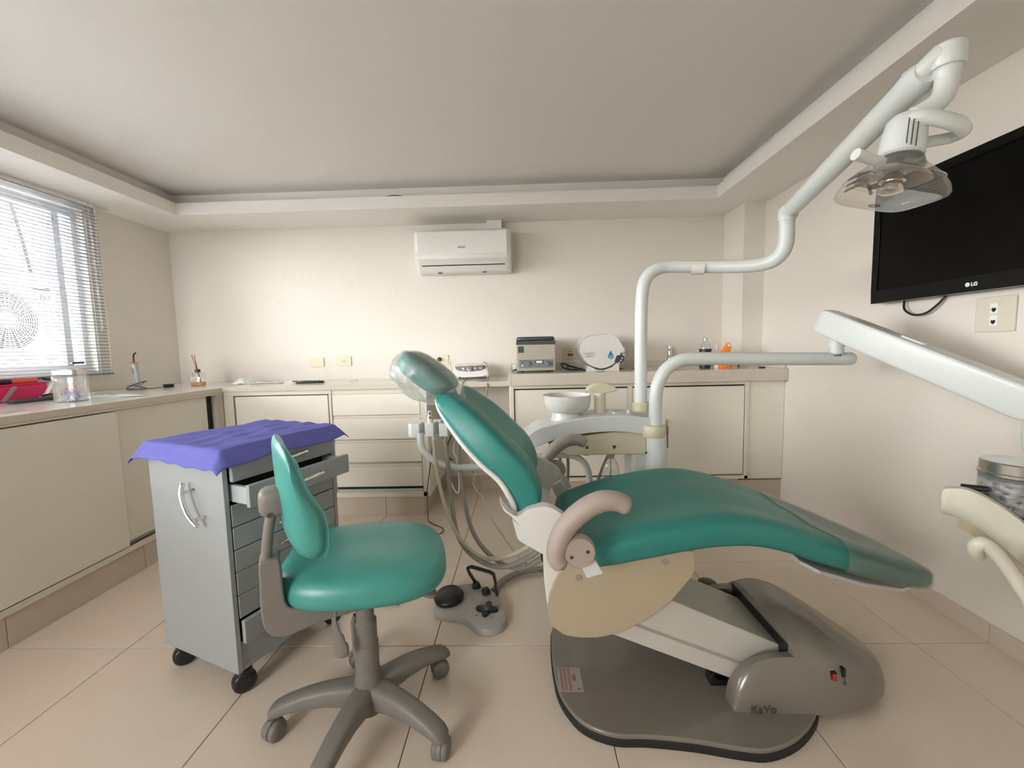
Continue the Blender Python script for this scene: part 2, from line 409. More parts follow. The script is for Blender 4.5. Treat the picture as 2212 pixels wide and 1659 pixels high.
place_slat(s0, 0)
for k in range(1, ns):
    c = s0.copy(); C.objects.link(c); c.parent = blind; place_slat(c, k)
mk('bottom_rail', MB().box(BX-.0125, BX+.0125, BY0, BY1, BZ0, BZ0+.012), 'slat', blind, bevel=.003)
for yc in (2.615, 1.72, .82, -.08):
    mb = MB()
    for dx in (-.0135, .0135): mb.tube([(BX+dx, yc, BZ0+.006), (BX+dx, yc, BZ1)], .0009, 5)
    for k in range(ns): mb.tube([(BX-.0135, yc, BZ0+.021+k*pitch), (BX+.0135, yc, BZ0+.021+k*pitch)], .0006, 4)
    mk('ladder_cord', mb, 'cord', blind)
mk('tilt_wand', MB().tube([(-2.695, 2.629, 2.107), (-2.695, 2.629, 1.926), (-2.695, 2.636, 1.313)], .0035, 8), 'pet', blind)
mk('pull_cord', MB().tube([(-2.7, 2.675, 2.097), (-2.7, 2.662, 1.762), (-2.7, 2.681, 1.351), (-2.7, 2.675, 1.033)], .0009, 5).lathe([(.001,0),(.005,.004),(.005,.03),(.002,.036)], (-2.7, 2.672, 2.044), 10), 'cord', blind)
mk('bracket', MB().prism(round_poly([(2.66,ZS-.001),(2.78,ZS-.001),(2.70,ZS-.022),(2.66,ZS-.022)], .004), 'x', BX-.02, BX+.012), 'plate_yellow', blind, bevel=.001)
# thin torn flap of the valance clip by the bracket end

cu = thing('outdoor_condenser', 'white outdoor air conditioner condenser with round fan grille outside the window', 'air conditioner', (-3.55, 2.75, 1.02))
CX = -3.40
mk('casing', MB().box(CX-.28, CX, 2.28, 3.24, 1.06, 1.62), 'outdoor_white', cu, bevel=.02, seg=3)
gc = (CX+.004, 2.690, 1.395)
mk('fan_recess', MB().lathe([(.195,0),(.195,.003)], (CX-.001, gc[1], gc[2]), 40, (1,0,0)), 'outdoor_dark', cu)
mb = MB()
for k in range(13):
    r = .03+k*.0135
    mb.tube([(gc[0]+.012, gc[1]+r*math.cos(a*PI/24), gc[2]+r*math.sin(a*PI/24)) for a in range(49)], .0022, 5, cap=False)
for k in range(36):
    a = k*PI/18; mb.tube([(gc[0]+.011, gc[1]+r_*math.cos(a), gc[2]+r_*math.sin(a)) for r_ in (.03,.115,.195)], .0020, 4)
mb.lathe([(.03,0),(.03,.014),(.02,.018)], (gc[0], gc[1], gc[2]), 20, (1,0,0))
mk('fan_grille', mb, 'outdoor_white', cu)
text('lettering', 'ELGIN', .052, (CX+.002, 2.905, 1.555), (0,1,0), (0,0,1), 'outdoor_ink', cu, bold=.0015)
mk('refrigerant_pipe', MB().tube([(CX+.05,2.735,2.3),(CX+.05,2.80,1.95),(CX+.05,2.83,1.72)], .010, 10), 'outdoor_dark', cu)
for ya in (2.36, 3.08): mk('foot', MB().box(CX-.22, CX-.02, ya, ya+.06, 1.02, 1.06), 'outdoor_dark', cu)
o2 = thing('outdoor_condenser', 'upper white outdoor condenser with dark leaf-shaped logo, above the lettered one', 'air conditioner', (-3.55, 2.75, 1.63))
mk('casing', MB().box(CX-.28, CX, 2.28, 3.24, 1.66, 2.3), 'outdoor_white', o2, bevel=.02, seg=3)
lg = [(-3.4, 2.994, 1.759), (-3.4, 3.007, 1.798), (-3.4, 3.035, 1.833), (-3.4, 3.058, 1.844), (-3.4, 3.048, 1.752)]
mk('logo', MB().prism([(p[1],p[2]) for p in lg], 'x', CX+.0005, CX+.002)
   .prism([(p[1],p[2]) for p in [(-3.4, 3.064, 1.845), (-3.4, 3.07, 1.847), (-3.4, 3.067, 1.725), (-3.4, 3.061, 1.724)]], 'x', CX+.0005, CX+.002)
   .prism([(p[1],p[2]) for p in [(-3.4, 3.089, 1.847), (-3.4, 3.095, 1.848), (-3.4, 3.092, 1.725), (-3.4, 3.086, 1.724)]], 'x', CX+.0005, CX+.002)
   .prism([(p[1],p[2]) for p in [(-3.4, 3.113, 1.862), (-3.4, 3.15, 1.849), (-3.4, 3.187, 1.821), (-3.4, 3.197, 1.788), (-3.4, 3.151, 1.735), (-3.4, 3.108, 1.728)]], 'x', CX+.0005, CX+.002), 'outdoor_ink', o2)
for ya in (2.36, 3.08): mk('shelf_bracket', MB().box(CX-.28, CX-.02, ya, ya+.04, 1.628, 1.66), 'outdoor_dark', o2)
bal = thing('balcony_parapet', 'pale rendered parapet outside the window carrying the condensers', 'parapet', (-3.55, 2.6, 0))
mk('wall_block', MB().box(-3.75, -3.32, -1.0, 4.2, -.05, 1.0), 'outdoor_white', bal); mk('coping', MB().box(-3.78, -3.29, -1.0, 4.2, 1.0, 1.02), 'outdoor_white', bal)

# ------------------------------------------------------------------ worktops and cabinets
CT = .913
lc = thing('countertop', 'cream laminate L-shaped worktop along the window and the back wall', 'countertop', (-2.1, 2.7, .875))
mk('worktop', MB().prism([(XL+.002,YF+.02),(-2.028,YF+.02),(-2.028,2.75),(-.0705,2.75),(-.0705,YB-.002),(XL+.002,YB-.002)], 'z', CT-.030, CT), 'counter', lc, bevel=.0015, seg=1)
mk('edge_band', MB().box(-2.0285, -2.0265, YF+.02, 2.75, CT-.031, CT-.0025).box(-2.0265, -.071, 2.7478, 2.7502, CT-.031, CT-.0025), 'counter_edge', lc, smooth=0)

def slab(x0,x1,y0,y1,z0,z1): return MB().box(x0,x1,y0,y1,z0,z1)
cl = thing('sliding_door_cabinet', 'long low cream cabinet with two sliding doors below the window', 'cabinet', (-2.4, 1.0, .0))
mk('carcass', MB().box(XL+.004, -2.075, YF+.03, 2.70, .14, CT-.032), 'carcass', cl, smooth=0)
mk('top_rail', slab(-2.075, -2.034, YF+.03, 2.765, .868, CT-.032), 'laminate_edge', cl, bevel=.001)
mk('bottom_track', slab(-2.075, -2.030, YF+.03, 2.70, .134, .158), 'laminate_edge', cl, bevel=.001)
mk('track_groove', MB().box(-2.066,-2.060,YF+.03,2.70,.1575,.160).box(-2.052,-2.046,YF+.03,2.70,.1575,.160), 'dark_gap', cl, smooth=0)
mk('end_panel', MB().box(-2.075, -2.036, 2.70, 2.764, .134, .868), 'carcass', cl, bevel=.001)
mk('door', slab(-2.054, -2.036, .88, 2.018, .163, .862), 'laminate', cl, bevel=.0015)
mk('door', slab(-2.073, -2.058, 1.985, 2.640, .178, .864), 'laminate', cl, bevel=.0015)
mk('door', slab(-2.073, -2.058, -.30, .93, .178, .864), 'laminate', cl, bevel=.0015)
mk('door_gap', slab(-2.0755, -2.072, 2.640, 2.70, .16, .866), 'dark_gap', cl, smooth=0)

FY = 2.765
cb = thing('sliding_door_cabinet', 'low cream back-wall cabinet with one sliding door, left of the four drawers', 'cabinet', (-1.66, 3.0, 0))
mk('carcass', MB().box(-2.034, -1.312, FY+.028, YB-.003, .14, CT-.032), 'carcass', cb, smooth=0)
mk('frame', MB().box(-2.034,-1.312,FY+.0,FY+.03,.852,CT-.032).box(-2.034,-1.312,FY-.003,FY+.03,.134,.165).box(-2.034,-1.968,FY,FY+.03,.165,.852), 'laminate_edge', cb, bevel=.001)
mk('door', slab(-1.960, -1.321, FY+.006, FY+.022, .172, .845), 'laminate', cb, bevel=.0015)
mk('door_gap', MB().box(-1.967,-1.314,FY+.0225,FY+.0285,.166,.852), 'dark_gap', cb, smooth=0)

dr = thing('drawer_cabinet', 'cream cabinet with four drawers under the worktop, beside the knee space', 'cabinet', (-.98, 3.0, 0))
mk('carcass', MB().box(-1.310, -.660, FY+.02, YB-.003, .148, CT-.032), 'carcass', dr, smooth=0)
mk('frame', MB().box(-1.311,-1.294,FY,FY+.02,.148,CT-.032).box(-.690,-.660,FY-.004,FY+.02,.134,CT-.032).box(-1.294,-.690,FY+.006,FY+.02,.85,CT-.032).box(-1.311,-.660,FY-.004,FY+.02,.134,.166), 'laminate_edge', dr, bevel=.001)
for (a, b_) in ((.703,.846), (.536,.682), (.378,.512), (.205,.345)):
    d_ = mk('drawer', slab(-1.289, -.695, FY+.002, FY+.018, a, b_), 'laminate', dr, bevel=.0015)
    mk('finger_rail', slab(-1.289, -.695, FY+.008, FY+.019, b_+.001, b_+.018), 'laminate_edge', d_, smooth=0)
mk('track', MB().box(-1.289,-.695,FY-.001,FY+.016,.168,.174).box(-1.289,-.695,FY+.003,FY+.016,.178,.184), 'alu', dr, smooth=0)
mk('shadow_gap', MB().box(-1.289,-.695,FY+.015,FY+.0195,.186,.2045), 'dark_gap', dr, smooth=0)
mk('side_panel', slab(-.661, -.645, FY-.004, YB-.003, .134, CT-.032), 'laminate', dr, bevel=.001)

HT = .962
hc = thing('countertop', 'raised beige stone worktop carrying the centrifuge and autoclave', 'countertop', (.8, 3.0, .89))
mk('slab', MB().box(-.068, XR-.002, 2.738, YB-.002, HT-.02, HT), 'stone', hc, bevel=.001)
xs = [-.068, .86, XR-.002]
for i in range(2): mk('apron', MB().box(xs[i]+.0005, xs[i+1]-.0005, 2.718, 2.738, .885, HT), 'stone', hc, bevel=.001)
mk('side_apron', MB().box(-.088, -.068, 2.718, YB-.002, .885, HT), 'stone', hc, bevel=.001)
struct('trim_3', MB().box(-.088, 1.575, YB-.022, YB-.002, HT+.0005, 1.012).box(1.555,1.5755,3.0,YB-.022,HT+.0005,1.012).box(1.555,XR-.002,3.003,3.0245,HT+.0005,1.012).box(XR-.020, XR-.002, 2.738, 3.003, HT+.0005, .992), 'stone', bevel=.001)
hcab = thing('sliding_door_cabinet', 'wide cream cabinet with two sliding doors under the raised stone worktop', 'cabinet', (.8, 3.0, 0))
HY = 2.748
mk('carcass', MB().box(-.075, 1.49, HY+.025, YB-.003, .235, .884), 'carcass', hcab, smooth=0)
mk('frame', MB().box(-.080,-.056,HY-.004,HY+.025,.23,.884).box(1.468,1.490,HY-.006,HY+.025,.23,.884).box(-.056,1.468,HY,HY+.025,.862,.884).box(-.056,1.49,HY-.006,HY+.025,.23,.25).box(.70,.73,HY+.004,HY+.025,.25,.862), 'laminate_edge', hcab, bevel=.001)
mk('door', slab(-.050, .698, HY+.006, HY+.020, .262, .852), 'laminate', hcab, bevel=.0015)
mk('door', slab(.733, 1.462, HY+.004, HY+.020, .258, .852), 'laminate', hcab, bevel=.0015)
mk('door_gap', MB().box(-.055,1.467,HY+.0205,HY+.0255,.251,.8615), 'dark_gap', hcab, smooth=0)
mk('filler_panel', slab(1.492, XR-.002, HY+.004, HY+.020, .225, .884), 'laminate', hcab, bevel=.001)
mk('cabinet_side', slab(-.086, -.076, HY+.004, YB-.003, 0, .884), 'laminate', hcab, bevel=.001)

# ------------------------------------------------------------------ split air conditioner on the back wall
ac = thing('air_conditioner', 'white split air conditioner mounted high on the back wall', 'air conditioner', (-.42, YB, 1.715))
AX0, AX1 = -.778, -.060
prof = round_poly([(YB-.002,2.022),(3.150,2.022),(3.108,1.985),(3.108,1.800),(3.145,1.775),(3.215,1.716),(YB-.002,1.716)], [0,.03,.03,.012,.012,.02,0])
def acring(x, k, dz):
    cy, cz = YB-.002, 1.87
    return [(x, cy+(p[0]-cy)*k, cz+(p[1]-cz)*(1-(1-k)*dz)) for p in prof]
mk('casing', MB().loft([acring(AX0, .80, .3), acring(AX0+.004, .90, .3), acring(AX0+.015, .965, .3), acring(AX0+.04, 1, 1), acring(AX1-.04, 1, 1), acring(AX1-.015, .965, .3), acring(AX1-.004, .90, .3), acring(AX1, .80, .3)]), 'ac_white', ac, smooth=40)
mk('front_panel', MB().prism([(3.1085,1.995),(3.104,1.985),(3.104,1.832),(3.1085,1.828)], 'x', AX0+.03, AX1-.03), 'ac_white', ac, bevel=.0015)
mk('louver', MB().prism([(3.1055,1.818),(3.113,1.823),(3.163,1.770),(3.157,1.763)], 'x', AX0+.055, AX1-.055), 'ac_white', ac, bevel=.002)
mk('louver_gap', MB().prism([(3.124,1.809),(3.150,1.812),(3.185,1.765),(3.163,1.7575)], 'x', AX0+.048, AX1-.048), 'dark_gap', ac, smooth=0)
mk('pipe_cover', MB().box(-.245, -.130, YB-.075, YB-.002, 2.018, ZS-.001), 'ac_white', ac, bevel=.002)
for xa in (-.62, -.28): mk('clip', MB().box(xa,xa+.03,3.208,3.225,1.712,1.717), 'dark_grey', ac)
mk('sticker', MB().box(AX0+.012, AX0+.045, 3.1062, 3.1075, 1.805, 1.86), 'paper', ac, smooth=0)
text('lettering', 'ELGIN', .020, (-.420, 3.1032, 1.872), (1,0,0), (0,0,1), 'mid_grey', ac, align='CENTER')

# ------------------------------------------------------------------ plates and outlets
def wall_plate(name, label, cat, c, right, up, w_, h_, t=.008, m='plate_yellow', bow=.10):
    r = Vector(right); u = Vector(up); n = r.cross(u)
    e = thing(name, label, cat, c)
    pts = []
    for k in range(9): s = -1+2*k/8; pts.append((s*w_/2, h_/2*(1+bow*.5*(1-s*s)) - h_*bow*.25))
    for k in range(9): s = 1-2*k/8; pts.append((s*w_/2, -h_/2*(1+bow*.5*(1-s*s)) + h_*bow*.25))
    C0 = Vector(c)
    mk('cover_plate', MB().loft([[C0 + r*a + u*b_ + n*.001 for a, b_ in pts], [C0 + r*a + u*b_ + n*t for a, b_ in pts]]), m, e, bevel=.002)
    return e, (lambda a, b_, d=0: C0 + r*a + u*b_ + n*(t+d)), r, u, n
def rect(mb, F, x0, x1, y0, y1, d0, d1):
    return mb.loft([[F(x0,y0,d0),F(x1,y0,d0),F(x1,y1,d0),F(x0,y1,d0)], [F(x0,y0,d1),F(x1,y0,d1),F(x1,y1,d1),F(x0,y1,d1)]])
X_, Z_ = (1,0,0), (0,0,1)
wall_plate('blank_plate', 'blank yellowed cover plate on the back wall, left of the power outlet', 'wall plate', (-1.648, YB, 1.057), X_, Z_, .116, .078)
e, F, r, u, n = wall_plate('power_outlet', 'yellowed power outlet plate above the back worktop, beside the blank plate', 'outlet', (-1.428, YB, 1.060), X_, Z_, .118, .078)
mk('socket', rect(MB(), F, -.022,.022,-.011,.011,0,.002), 'plate_yellow', e, bevel=.002)
mk('pin_hole', rect(rect(rect(MB(), F, -.013,-.008,-.003,.003,.0022,.0026), F, -.003,.002,-.005,.001,.0022,.0026), F, .008,.013,-.003,.003,.0022,.0026), 'dark_gap', e, smooth=0)
e, F, r, u, n = wall_plate('power_outlet', 'yellowed outlet plate behind the headrest with a grey plug in it', 'outlet', (-.643, YB, 1.052), X_, Z_, .118, .080)
mk('plug', MB().lathe([(.017,0),(.017,.012),(.012,.03),(.007,.036)], F(-.012,.006), 14, (0,-1,0)), 'dark_grey', e)
mk('plug_cord', MB().tube(smooth_path([F(-.012,.0,.036), F(-.014,-.012,.045), F(-.02,-.035,.04), F(-.025,-.075,.03), F(-.03,-.13,.02)]), .0035, 8), 'dark_grey', e)
e, F, r, u, n = wall_plate('power_outlet', 'outlet plate between the centrifuge and the autoclave with a red lower socket', 'outlet', (.385, YB, 1.083), X_, Z_, .122, .088)
mk('socket', rect(MB(), F, -.02,.03,.004,.022,0,.002), 'plate_yellow', e, bevel=.002)
mk('pin_hole', rect(rect(rect(MB(), F, -.012,-.007,.010,.015,.0022,.0026), F, 0,.006,.012,.018,.0022,.0026), F, .015,.02,.010,.015,.0022,.0026), 'dark_gap', e, smooth=0)
mk('red_socket', rect(MB(), F, -.018,.024,-.022,-.004,0,.003), 'print_red', e, bevel=.001)
e, F, r, u, n = wall_plate('power_outlet', 'cream outlet plate low on the window wall, partly behind the clear jar', 'outlet', (XL, 2.345, .965), (0,1,0), Z_, .125, .075, bow=.03)
mk('socket', rect(MB(), F, -.045,.0,-.012,.014,0,.002), 'plate_yellow', e, bevel=.001)
mk('pin_hole', rect(rect(rect(MB(), F, -.038,-.032,-.003,.004,.0022,.0026), F, -.026,-.02,0,.006,.0022,.0026), F, -.013,-.007,-.003,.004,.0022,.0026), 'dark_gap', e, smooth=0)
pc = (1.723, 1.559, 1.214)
e, F, r, u, n = wall_plate('data_outlet', 'square cream wall plate with two data ports below the television', 'outlet', (XR, pc[1], pc[2]), (0,-1,0), Z_, .128, .128, bow=.06, m='plate_white')
for dz in (.021, -.023):
    p = mk('port', rect(MB(), F, -.014,.012, dz-.019, dz+.019, 0, .002), 'paper', e, bevel=.001)
    hole = [(-.008,.002),(.006,.002),(.006,-.006),(.002,-.012),(-.004,-.012),(-.008,-.006)]
    mk('jack', MB().loft([[F(a-.0,b_+dz,.0021) for a,b_ in hole],[F(a,b_+dz,.0026) for a,b_ in hole]]), 'dark_gap', p, smooth=0)

# ------------------------------------------------------------------ television on the right wall
tv = thing('television', 'black flat television mounted on the right wall', 'television', (1.69, 1.56, 1.30))
ty0, ty1, tz0, tz1, tx = 1.105, 2.020, 1.300, 1.815, 1.655
mk('body', MB().box(tx, tx+.045, ty0, ty1, tz0, tz1), 'black', tv, bevel=.006)
mk('wall_mount', MB().box(tx+.045, XR-.001, 1.35, 1.75, 1.42, 1.68), 'dark_grey', tv)
mk('bezel', MB().box(tx-.006, tx, ty0, ty1, tz1-.035, tz1).box(tx-.006, tx, ty0, ty1, tz0, tz0+.055).box(tx-.006, tx, ty0, ty0+.035, tz0+.055, tz1-.035).box(tx-.006, tx, ty1-.030, ty1, tz0+.055, tz1-.035), 'black_gloss', tv, bevel=.0015)
mk('screen', MB().box(tx-.002, tx+.001, ty0+.034, ty1-.029, tz0+.054, tz1-.034), 'screen', tv, smooth=0)
lp = (1.649, 1.594, 1.326)
mk('logo', MB().lathe([(.008,0),(.008,.0008)], (tx-.006, lp[1], lp[2]), 20, (-1,0,0)), 'silver_print', tv)
text('lettering', 'LG', .018, (tx-.0065, lp[1]-.012, lp[2]-.006), (0,-1,0), (0,0,1), 'silver_print', tv, bold=.0008)
tc_ = MB().tube(smooth_path([(1.71, 1.907, 1.321), (1.705, 1.909, 1.291), (1.7, 1.897, 1.26), (1.7, 1.856, 1.236), (1.7, 1.801, 1.239), (1.705, 1.759, 1.269), (1.71, 1.734, 1.3)]), .0045, 8)
tag(mk('television_cable', tc_, 'black', None), 'black cable looping below the television', 'cable')

# ------------------------------------------------------------------ dental chair
YC = 1.39
chair = thing('dental_chair', 'teal reclining dental chair with grey pedestal and beige armrests', 'dental chair', (.5, YC, 0))
def interp(tab, x):
    for a, b_ in zip(tab, tab[1:]):
        if x <= b_[0]:
            t = max(0, (x-a[0])/(b_[0]-a[0])); return [p+(q-p)*t for p, q in zip(a, b_)]
    return list(tab[-1])
# x, top z, bottom z, half width
seat_tab = [(.112,.515,.500,.150),(.122,.545,.478,.205),(.145,.566,.474,.235),(.19,.585,.478,.255),(.25,.602,.490,.266),(.34,.628,.507,.270),(.47,.650,.532,.270),(.56,.659,.541,.268),(.65,.650,.540,.265),(.74,.627,.520,.260),(.83,.596,.486,.252),(.90,.570,.462,.243),(1.0,.530,.428,.222),(1.10,.487,.392,.192),(1.20,.442,.358,.152),(1.28,.402,.335,.105),(1.325,.376,.325,.060),(1.345,.360,.332,.022)]
def seat_rings(off=0.0, x0=None):
    rings = []; xs_ = []
    for a, b_ in zip(seat_tab, seat_tab[1:]):
        n_ = max(1, int((b_[0]-a[0])/.022)); xs_ += [a[0]+(b_[0]-a[0])*k/n_ for k in range(n_)]
    xs_.append(seat_tab[-1][0])
    P = smooth_path([(t[0], t[1], t[2]) for t in seat_tab], 8); W = smooth_path([(t[0], t[3], 0) for t in seat_tab], 8)
    for p, q in zip(P, W):
        x, zt, zb = p; w_ = q.y
        if x0 is not None and x < x0: continue
        dish = .024*max(0, min(1, (x-.16)/.12))*max(0, min(1, (1.25-x)/.25)); ridge = .016*max(0, min(1, (x-.42)/.15))*max(0, min(1, (1.0-x)/.25))
        def disp(sx, sy, dish=dish, ridge=ridge):
            if sy <= 0: return 0
            s = abs(sx); return sy*(-dish*max(0, 1-(s/.84)**3) + ridge*math.exp(-(s/.17)**2))
        rings.append(superring((x, YC, (zt+zb)/2), (0,1,0), (0,0,1), w_+off, max(.004,(zt-zb)/2)+off, 3.6, 44, disp))
    return rings
mk('seat_cushion', MB().loft(seat_rings()), 'teal', chair, smooth=60)
fr_ = seat_rings(.006, .905)
mk('foot_cover', MB().loft(fr_ + [[Vector((p.x+.012, YC+(p.y-YC)*.3, .346+(p.z-.346)*.3)) for p in fr_[-1]]], cap=False), 'foot_film', chair, smooth=60)
tag(chair.children[-1], 'clear milky plastic cover over the foot end')
# backrest: (rear, front) points of its side outline, half width
bk = [((-.268,.987),(-.250,.998),.130), ((-.262,.973),(-.205,.996),.178), ((-.242,.938),(-.165,.972),.200), ((-.185,.864),(-.097,.920),.228), ((-.126,.802),(-.038,.860),.243), ((-.068,.752),(.018,.800),.250), ((-.033,.694),(.047,.742),.250), ((-.022,.662),(.053,.702),.246), ((-.008,.648),(.045,.680),.235)]
P = smooth_path([(a[0][0],a[0][1],a[2]) for a in bk], 6); Q = smooth_path([(a[1][0],a[1][1],0) for a in bk], 6)
rings = []; nb = len(P)
for i, (p, q) in enumerate(zip(P, Q)):
    rear = Vector((p.x,0,p.y)); front = Vector((q.x,0,q.y)); d_ = (front-rear); L_ = d_.length; nrm = d_.normalized()
    t = i/(nb-1); dish = .026*min(1, t/.2)*min(1, (1-t)/.12 + .25)
    def disp(sx, sy, dish=dish):
        if sy <= 0: return 0
        return -dish*sy*math.cos(min(1, abs(sx)/.62)*PI/2)**1.5
    c_ = (rear+front)/2
    rings.append(superring((c_.x, YC, c_.z), (0,1,0), nrm, p.z, L_/2, 6.0, 60, disp))
mk('backrest_cushion', MB().loft(rings), 'teal', chair, smooth=60)
# white shell behind the backrest
rings = []
for i, (p, q) in enumerate(zip(P, Q)):
    rear = Vector((p.x,0,p.y)); front = Vector((q.x,0,q.y)); nrm = (front-rear).normalized(); t = i/(nb-1)
    c_ = rear - nrm*(.016*t*t-.006)
    rings.append(superring((c_.x, YC, c_.z), (0,1,0), nrm, p.z-.014+.010*t, .009+.009*t, 4.0, 36))
mk('backrest_shell', MB().loft(rings), 'ceramic', chair, smooth=60)
# headrest and its elastic hygiene cap
hl = Vector((.80,0,-.60)).normalized(); hn = Vector((.60,0,.80)).normalized(); hcn = Vector((-0.3059, 1.37, 1.056))
def pillow(L_, T_, W_, off=(0,0), n=15, wrk=0):
    rings = []
    for k in range(n+1):
        s = -1+2*k/n; a = math.copysign(abs(math.sin(s*PI/2)), s); f_ = (max(0, 1-abs(a)**2.8))**(1/2.8)
        f_ = max(f_, .05)
        c_ = hcn + hl*(L_*a) + hn*off[0]
        def disp(sx, sy): return (-.010*math.cos(min(1,abs(sx))*PI/2) if sy > 0 else 0)
        rg = superring(c_, (0,1,0), hn, W_*f_, T_*f_, 2.6, 36, disp)
        if wrk: rg = [p + Vector((random.uniform(-1,1), random.uniform(-1,1), random.uniform(-1,1)))*wrk for p in rg]
        rings.append(rg)
    return MB().loft(rings)
head = mk('headrest', pillow(.104, .047, .125), 'teal', chair, smooth=70)
mb = MB(); rings = []
for k in range(19):
    s = -1+2*k/18; a = math.sin(s*PI/2); f_ = max((max(0, 1-abs(a)**2.8))**(1/2.8), .06)
    rg = []
    for j in range(44):
        t = 2*PI*j/44; ct, st = math.cos(t), math.sin(t)
        x = math.copysign(abs(ct)**(2/2.6), ct); y = math.copysign(abs(st)**(2/2.6), st)
        rr_ = 1 + random.uniform(-.02,.02)
        low = max(0, -y); drop = .038*low*(1+.35*math.sin(7*t+k))
        p = hcn + hl*(.109*a*(1+.02*random.random()) - .012*low) + Vector((0,1,0))*(.130*f_*x*rr_) + hn*(.051*f_*y*rr_ - drop*f_ + (0 if y < 0 else -.010*math.cos(min(1,abs(x))*PI/2)))
        rg.append(p)
    rings.append(rg)
cap = mk('headrest_cap', MB().loft(rings), 'film', chair, smooth=80, sub=1)
tag(cap, 'thin see-through hygiene cap stretched over the headrest')
fl = [(-0.2516, 1.27, 1), (-0.2086, 1.3, 1.011), (-0.1946, 1.36, 1.023), (-0.1806, 1.33, 0.9564), (-0.2011, 1.31, 0.9744), (-0.2204, 1.28, 0.9959)]
mk('cap_flap', MB().add([tuple(Vector(p)) for p in fl] + [tuple(Vector(p)+hn*.0006) for p in fl], [(0,1,5),(1,4,5),(1,2,4),(2,3,4),(6,11,7),(7,11,10),(7,10,8),(8,10,9)]), 'film', cap, smooth=0)
mk('headrest_bar', MB().tube([(-.285,YC,1.0),(-.245,YC,.955),(-.215,YC,.915)], .016, 12, squash=(.5,1.6)), 'steel', chair)
# hinge cup below the backrest, on each side, and the lower shell that joins them
cup = [(-0.0699, 1.13, 0.7145), (-0.0537, 1.13, 0.6876), (-0.0204, 1.13, 0.6671), (0.0086, 1.13, 0.6854), (0.0502, 1.13, 0.6941), (0.0862, 1.13, 0.6829), (0.127, 1.13, 0.6422), (0.1172, 1.13, 0.5791), (0.0608, 1.13, 0.5485), (0.0072, 1.13, 0.6142), (-0.036, 1.13, 0.6659), (-0.0564, 1.13, 0.6823)]
cup2 = smooth2([(p[0],p[2]) for p in cup], 3)
mk('hinge_cup', MB().prism(cup2, 'y', 1.115, 1.150), 'ceramic', chair, bevel=.004)
mk('hinge_cup', MB().prism(cup2, 'y', 1.630, 1.665), 'ceramic', chair, bevel=.004)
low = [(-0.0371, 1.16, 0.6481), (-0.0224, 1.16, 0.587), (-0.0132, 1.16, 0.5786), (0.0797, 1.16, 0.5231), (0.1002, 1.16, 0.5577), (0.0538, 1.16, 0.5791), (0.0075, 1.16, 0.6074)]
mk('hinge_shell', MB().prism(round_poly([(p[0],p[2]) for p in low], .008), 'y', 1.145, 1.635), 'unit_white', chair, bevel=.003)
# armrests
def armrest(y, s, m, nm):
    pts = [(.262,.722),(.235,.735),(.195,.735),(.150,.712),(.108,.672),(.084,.625),(.080,.590),(.093,.568)]
    pth = smooth_path([(a, y, b_) for a, b_ in pts], 5); n_ = len(pth)
    rr_ = [(.0215 if i == 0 else (.019 if i == n_-1 else .0235 + .004*math.sin(PI*i/n_))) for i in range(n_)]
    ends = [pth[0]+Vector((.005,0,-.002))] + pth + [pth[-1]+Vector((.006,0,-.008))]
    a = mk('armrest', MB().tube(ends, [.017]+rr_+[.010], 18, squash=(1,1.15)), m, chair, smooth=60)
    h = mk('hub', MB().lathe([(.034,-.014),(.041,-.010),(.042,.012),(.038,.018)], (.1385, y, .606), 30, (0,s,0)), m, a, smooth=40)
    for dx, dz in ((-.021,-.010),(.020,.004)):
        mk('screw', MB().lathe([(.0045,0),(.0045,.002),(.002,.0021),(.002,.0005)], (.1385+dx, y+s*.0178, .606+dz), 12, (0,s,0)), 'dark_grey', h)
    mk('bracket', MB().prism(round_poly([(.145,.600),(.172,.588),(.204,.535),(.160,.522),(.138,.575)], .004), 'y', y-s*.012, y-s*.022), 'unit_white', a, bevel=.002)
    return a
armrest(1.040, -1, 'arm_beige', 0)
armrest(1.755, 1, 'arm_grey', 1)
# far hinge plate and link that show behind the backrest
pl_ = [(0.0405, 1.7, 0.6866), (0.0788, 1.7, 0.6722), (0.1285, 1.7, 0.6458), (0.155, 1.7, 0.6157), (0.1604, 1.7, 0.582), (0.1427, 1.7, 0.5565), (0.1116, 1.7, 0.551), (0.0347, 1.7, 0.584)]
hp = mk('hinge_plate', MB().prism(round_poly([(p[0],p[2]) for p in pl_], .012), 'y', 1.69, 1.71), 'unit_white', chair, bevel=.002)
q_ = (0.1174, 1.69, 0.5978)
mk('hinge_bolt', MB().lathe([(.014,0),(.014,.003),(.012,.004)], q_, 20, (0,-1,0)), 'unit_white', hp)
ln = [(0.1104, 1.68, 0.5638), (0.1528, 1.68, 0.5886), (0.1901, 1.68, 0.5153), (0.1818, 1.68, 0.4601), (0.1381, 1.68, 0.4904)]
mk('hinge_link', MB().prism([(p[0],p[2]) for p in ln], 'y', 1.665, 1.687), 'unit_white', chair, bevel=.003)
